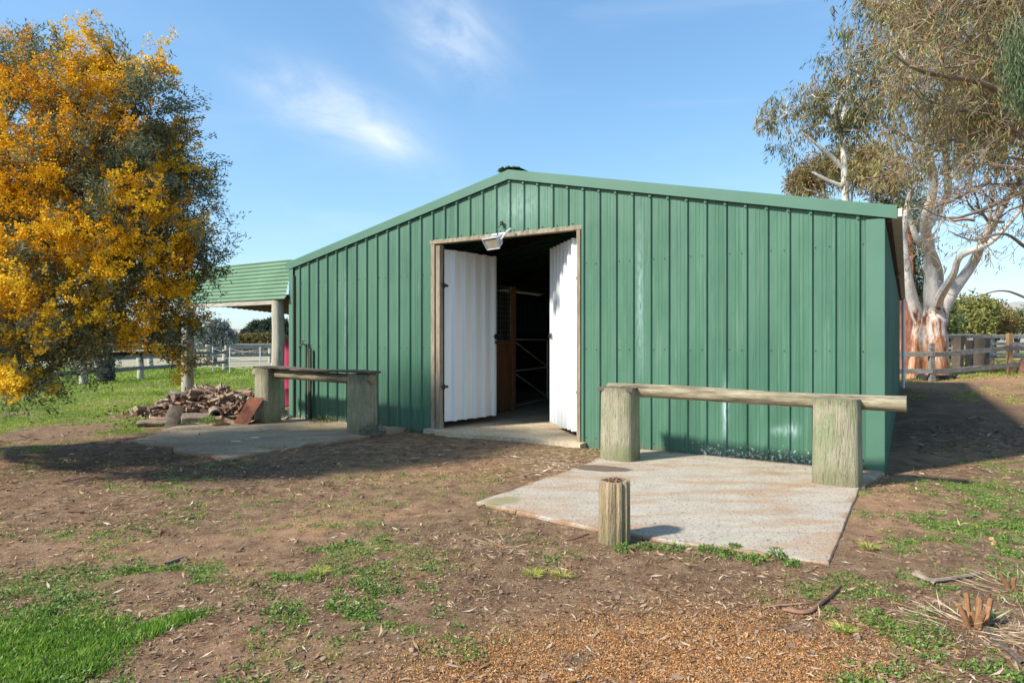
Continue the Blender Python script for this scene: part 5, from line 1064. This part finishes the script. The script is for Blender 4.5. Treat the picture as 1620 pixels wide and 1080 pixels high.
# ---------------------------------------------------------------- single plants, sticks, stubs
def tuft(name, label, x, y, r_, h, n, mat, tint, cat='plant', L=.03, Wd=.012, group=None, z=None):
    a = rng.uniform(0, 6.28, n); q_ = r_*np.sqrt(rng.random(n)); hz = h*rng.random(n)*(1-(q_/r_)**2*.7); zz = zg(x, y) if z is None else z
    P = np.stack([x+q_*np.cos(a), y+q_*np.sin(a), zz+hz], 1); D = unit(n)+np.array([0, 0, .5]); D[:, 0] += np.cos(a)*.5; D[:, 1] += np.sin(a)*.5
    o = leafmesh(name, P, D, unit(n), rng.uniform(.6, 1.3, n)*L, Wd, np.clip(tint+rng.normal(size=n)*.2, 0, 1), mat, None, (x, y, zz)); o.location = (x, y, zz)
    return tag(o, label, cat, group)
for i, (px, py, r_, h) in enumerate(((1020, 864, .10, .05), (1060, 868, .12, .05), (985, 868, .07, .09), (1118, 870, .09, .05), (1150, 878, .13, .07), (1190, 886, .12, .06), (1226, 882, .08, .10), (1250, 893, .07, .05), (1160, 868, .07, .06))):
    x, y = G(px, py); tuft('weed', 'leafy green weed hugging the front edge of the pale concrete pad', x, y-.02, r_*.8, h*.7, 130, M['weed'], .55, L=.024, Wd=.014, group='weeds along the pad edge')
for (px, py, r_, h, lb, mt, ti) in ((590, 688, .22, .22, 'grey-green scrubby weed at the foot of the left rail’s right post', M['greyleaf'], .4), (512, 668, .25, .14, 'dull brown-green weed under the left hitching rail', M['gleaf'], .4), (450, 663, .18, .14, 'dull weed between the left rail’s post and the shed corner', M['greyleaf'], .3), (330, 670, .16, .17, 'bright green leafy weed in front of the firewood heap', M['weed'], .7), (350, 674, .14, .10, 'dry olive weed right of the bright one by the heap', M['gleaf'], .6)):
    x, y = G(px, py); tuft('weed', lb, x, y, r_, h, 700, mt, ti, L=.035, Wd=.014)
x, y = G(1110, 718); o = tuft('weed', 'thin reddish weed growing up against the wall by the pale pad', x, y-.02, .05, .3, 90, M['litter'], .4, L=.03, Wd=.012, z=.035)
x, y = G(1112, 718); tuft('weed', 'small green clump at the foot of the reddish wall weed', x, y-.05, .10, .06, 140, M['weed'], .5, z=.035)
x, y = G(1345, 1000); 
for (px, py, lb) in ((1335, 995, 'spiky light green grass tuft in the yard at lower right'), (845, 905, 'yellow-green grass tuft between the chips and the pad'), (890, 905, 'small yellow-green tuft beside the larger one near the chips'), (1375, 870, 'small olive grass tuft right of the pad corner'), (505, 905, 'rounded green weed tuft in the left foreground soil')):
    x, y = G(px, py); n = 120; a = rng.uniform(0, 6.28, n); D = np.stack([np.cos(a), np.sin(a), rng.uniform(.4, 1.6, n)], 1); P = np.stack([x+.02*np.cos(a), y+.02*np.sin(a), np.full(n, zg(x, y))], 1)
    o = leafmesh('grass_tuft', P, D, unit(n), rng.uniform(.04, .10, n), .005, np.clip(.8+rng.normal(size=n)*.15, 0, 1), M['lawn'], None, (x, y, 0), bend=D*np.array([.1, .1, -.25])); o.location = (x, y, 0); tag(o, lb, 'grass tuft')
def stick(label, pts, r_, mat, cat='stick'):
    P = [Vector((*G(px, py), 0)) for px, py in pts]; 
    for p in P: p.z = zg(p.x, p.y)+r_*1.1
    b0 = P[0].copy(); mb = MB(); k = len(P); polytube(mb, [p-b0 for p in P], [r_*(1-.5*i/k) for i in range(k)], 6, 0, 4, .12); o = mb.build('stick', mat, None, True, loc=b0); return tag(o, label, cat)
stick('dark curved stick lying in the soil below the pad’s front corner', [(1238, 962), (1275, 968), (1300, 955), (1330, 930)], .014, M['fw3'])
stick('long thin pale stick left of the dark curved one', [(1215, 955), (1265, 954), (1280, 953)], .006, M['fw1'])
stick('grey split stick at right, uppermost of the crossed pair', [(1445, 912), (1475, 922), (1530, 915), (1550, 912)], .016, M['fw2'])
stick('grey stick crossing under the other at right', [(1450, 910), (1465, 920), (1480, 928)], .018, M['fw2'])
stick('thin pale twig on the dark soil by the left pad', [(90, 762), (125, 757), (140, 753)], .008, M['fw1'])
stick('pale flat stick in the middle of the left foreground', [(262, 895), (278, 889), (290, 884)], .010, M['fw2'])
stick('long pale straw-like stick beside the short hollow post', [(930, 845), (905, 852), (888, 850)], .007, M['fw3'])
stick('dark twig standing out of the left side soil', [(130, 805), (118, 806), (108, 807)], .008, M['fw3'])
stick('dark branch running out of the cut shrub at bottom right', [(1560, 1000), (1580, 1020), (1600, 1035), (1618, 1050)], .016, M['weath'])
stick('fallen pale twig on the sunny ground right of the shed', [(1530, 663), (1545, 660), (1556, 664)], .012, M['fw2'])
def stubs(label, px, py, s, n, seed):
    x, y = G(px, py); rr = random.Random(seed); t = thing('cut_shrub', label, 'shrub stump', (x, y, zg(x, y))); m_ = pmat('orange_stub', [(.3, (.16, .07, .03)), (.7, (.42, .22, .1))], 12, fine=40)
    for i in range(n):
        a = rr.uniform(0, 6.28); q_ = s*.5*rr.random(); h = s*rr.uniform(.5, 1.1); ln = rr.uniform(.1, .5)
        p = Vector((q_*math.cos(a), q_*math.sin(a), -.02)); e = p+Vector((math.cos(a)*h*ln, math.sin(a)*h*ln, h)); mb = MB(); mb.tube([p, p.lerp(e, .5)+Vector((0, 0, .01)), e], [s*.11, s*.09, s*.085], 8, rough=.2); mb.build('stub', m_, t, True)
    k = int(380*s/.2); a = rng.uniform(0, 6.28, k); q_ = s*1.5*np.sqrt(rng.random(k)); P = np.stack([q_*np.cos(a)*1.2, q_*np.sin(a), rng.uniform(0, .03, k)], 1); D = np.stack([np.cos(a+rng.normal(size=k)*.7), np.sin(a+rng.normal(size=k)*.7), rng.uniform(0, .7, k)**2], 1)
    leafmesh('dry_stalks', P, D, unit(k), rng.uniform(.05, .2, k), .004, rng.random(k), M['straw'], t)
    return t
stubs('chopped orange-brown shrub stubs in dry straw at the bottom right', 1545, 992, .16, 8, 1)
stubs('smaller chopped shrub stubs at the right edge above the larger ones', 1608, 935, .13, 5, 2)
stubs('row of broken stubs at the foot of the right fence', 1570, 597, .55, 7, 3)
stubs('flattened dead brown tuft left of the short hollow post', 790, 862, .07, 5, 6)
x, y = G(1345, 857); stump('tiny cut stub among weeds right of the pad', 1.0*G(1568, 862)[0], G(1568, 862)[1], .02, .05, M['orangepost'])
# bird droppings / paint spots on the left pad
for (px, py, lb) in ((402, 692, 'white splash of droppings on the left pad, the larger one'), (373, 698, 'white splash of droppings on the left pad, the nearer one')):
    x, y = G(px, py, .02); mb = MB(); n = 12; vs = [(0, 0, .006)]+[(rnd.uniform(.05, .12)*math.cos(6.283*i/n), rnd.uniform(.03, .06)*math.sin(6.283*i/n), 0) for i in range(n)]; mb.add(vs, [(0, 1+i, 1+(i+1) % n) for i in range(n)]); tag(mb.build('dropping', M['white'], None, loc=(x, y, .024)), lb, 'dropping')
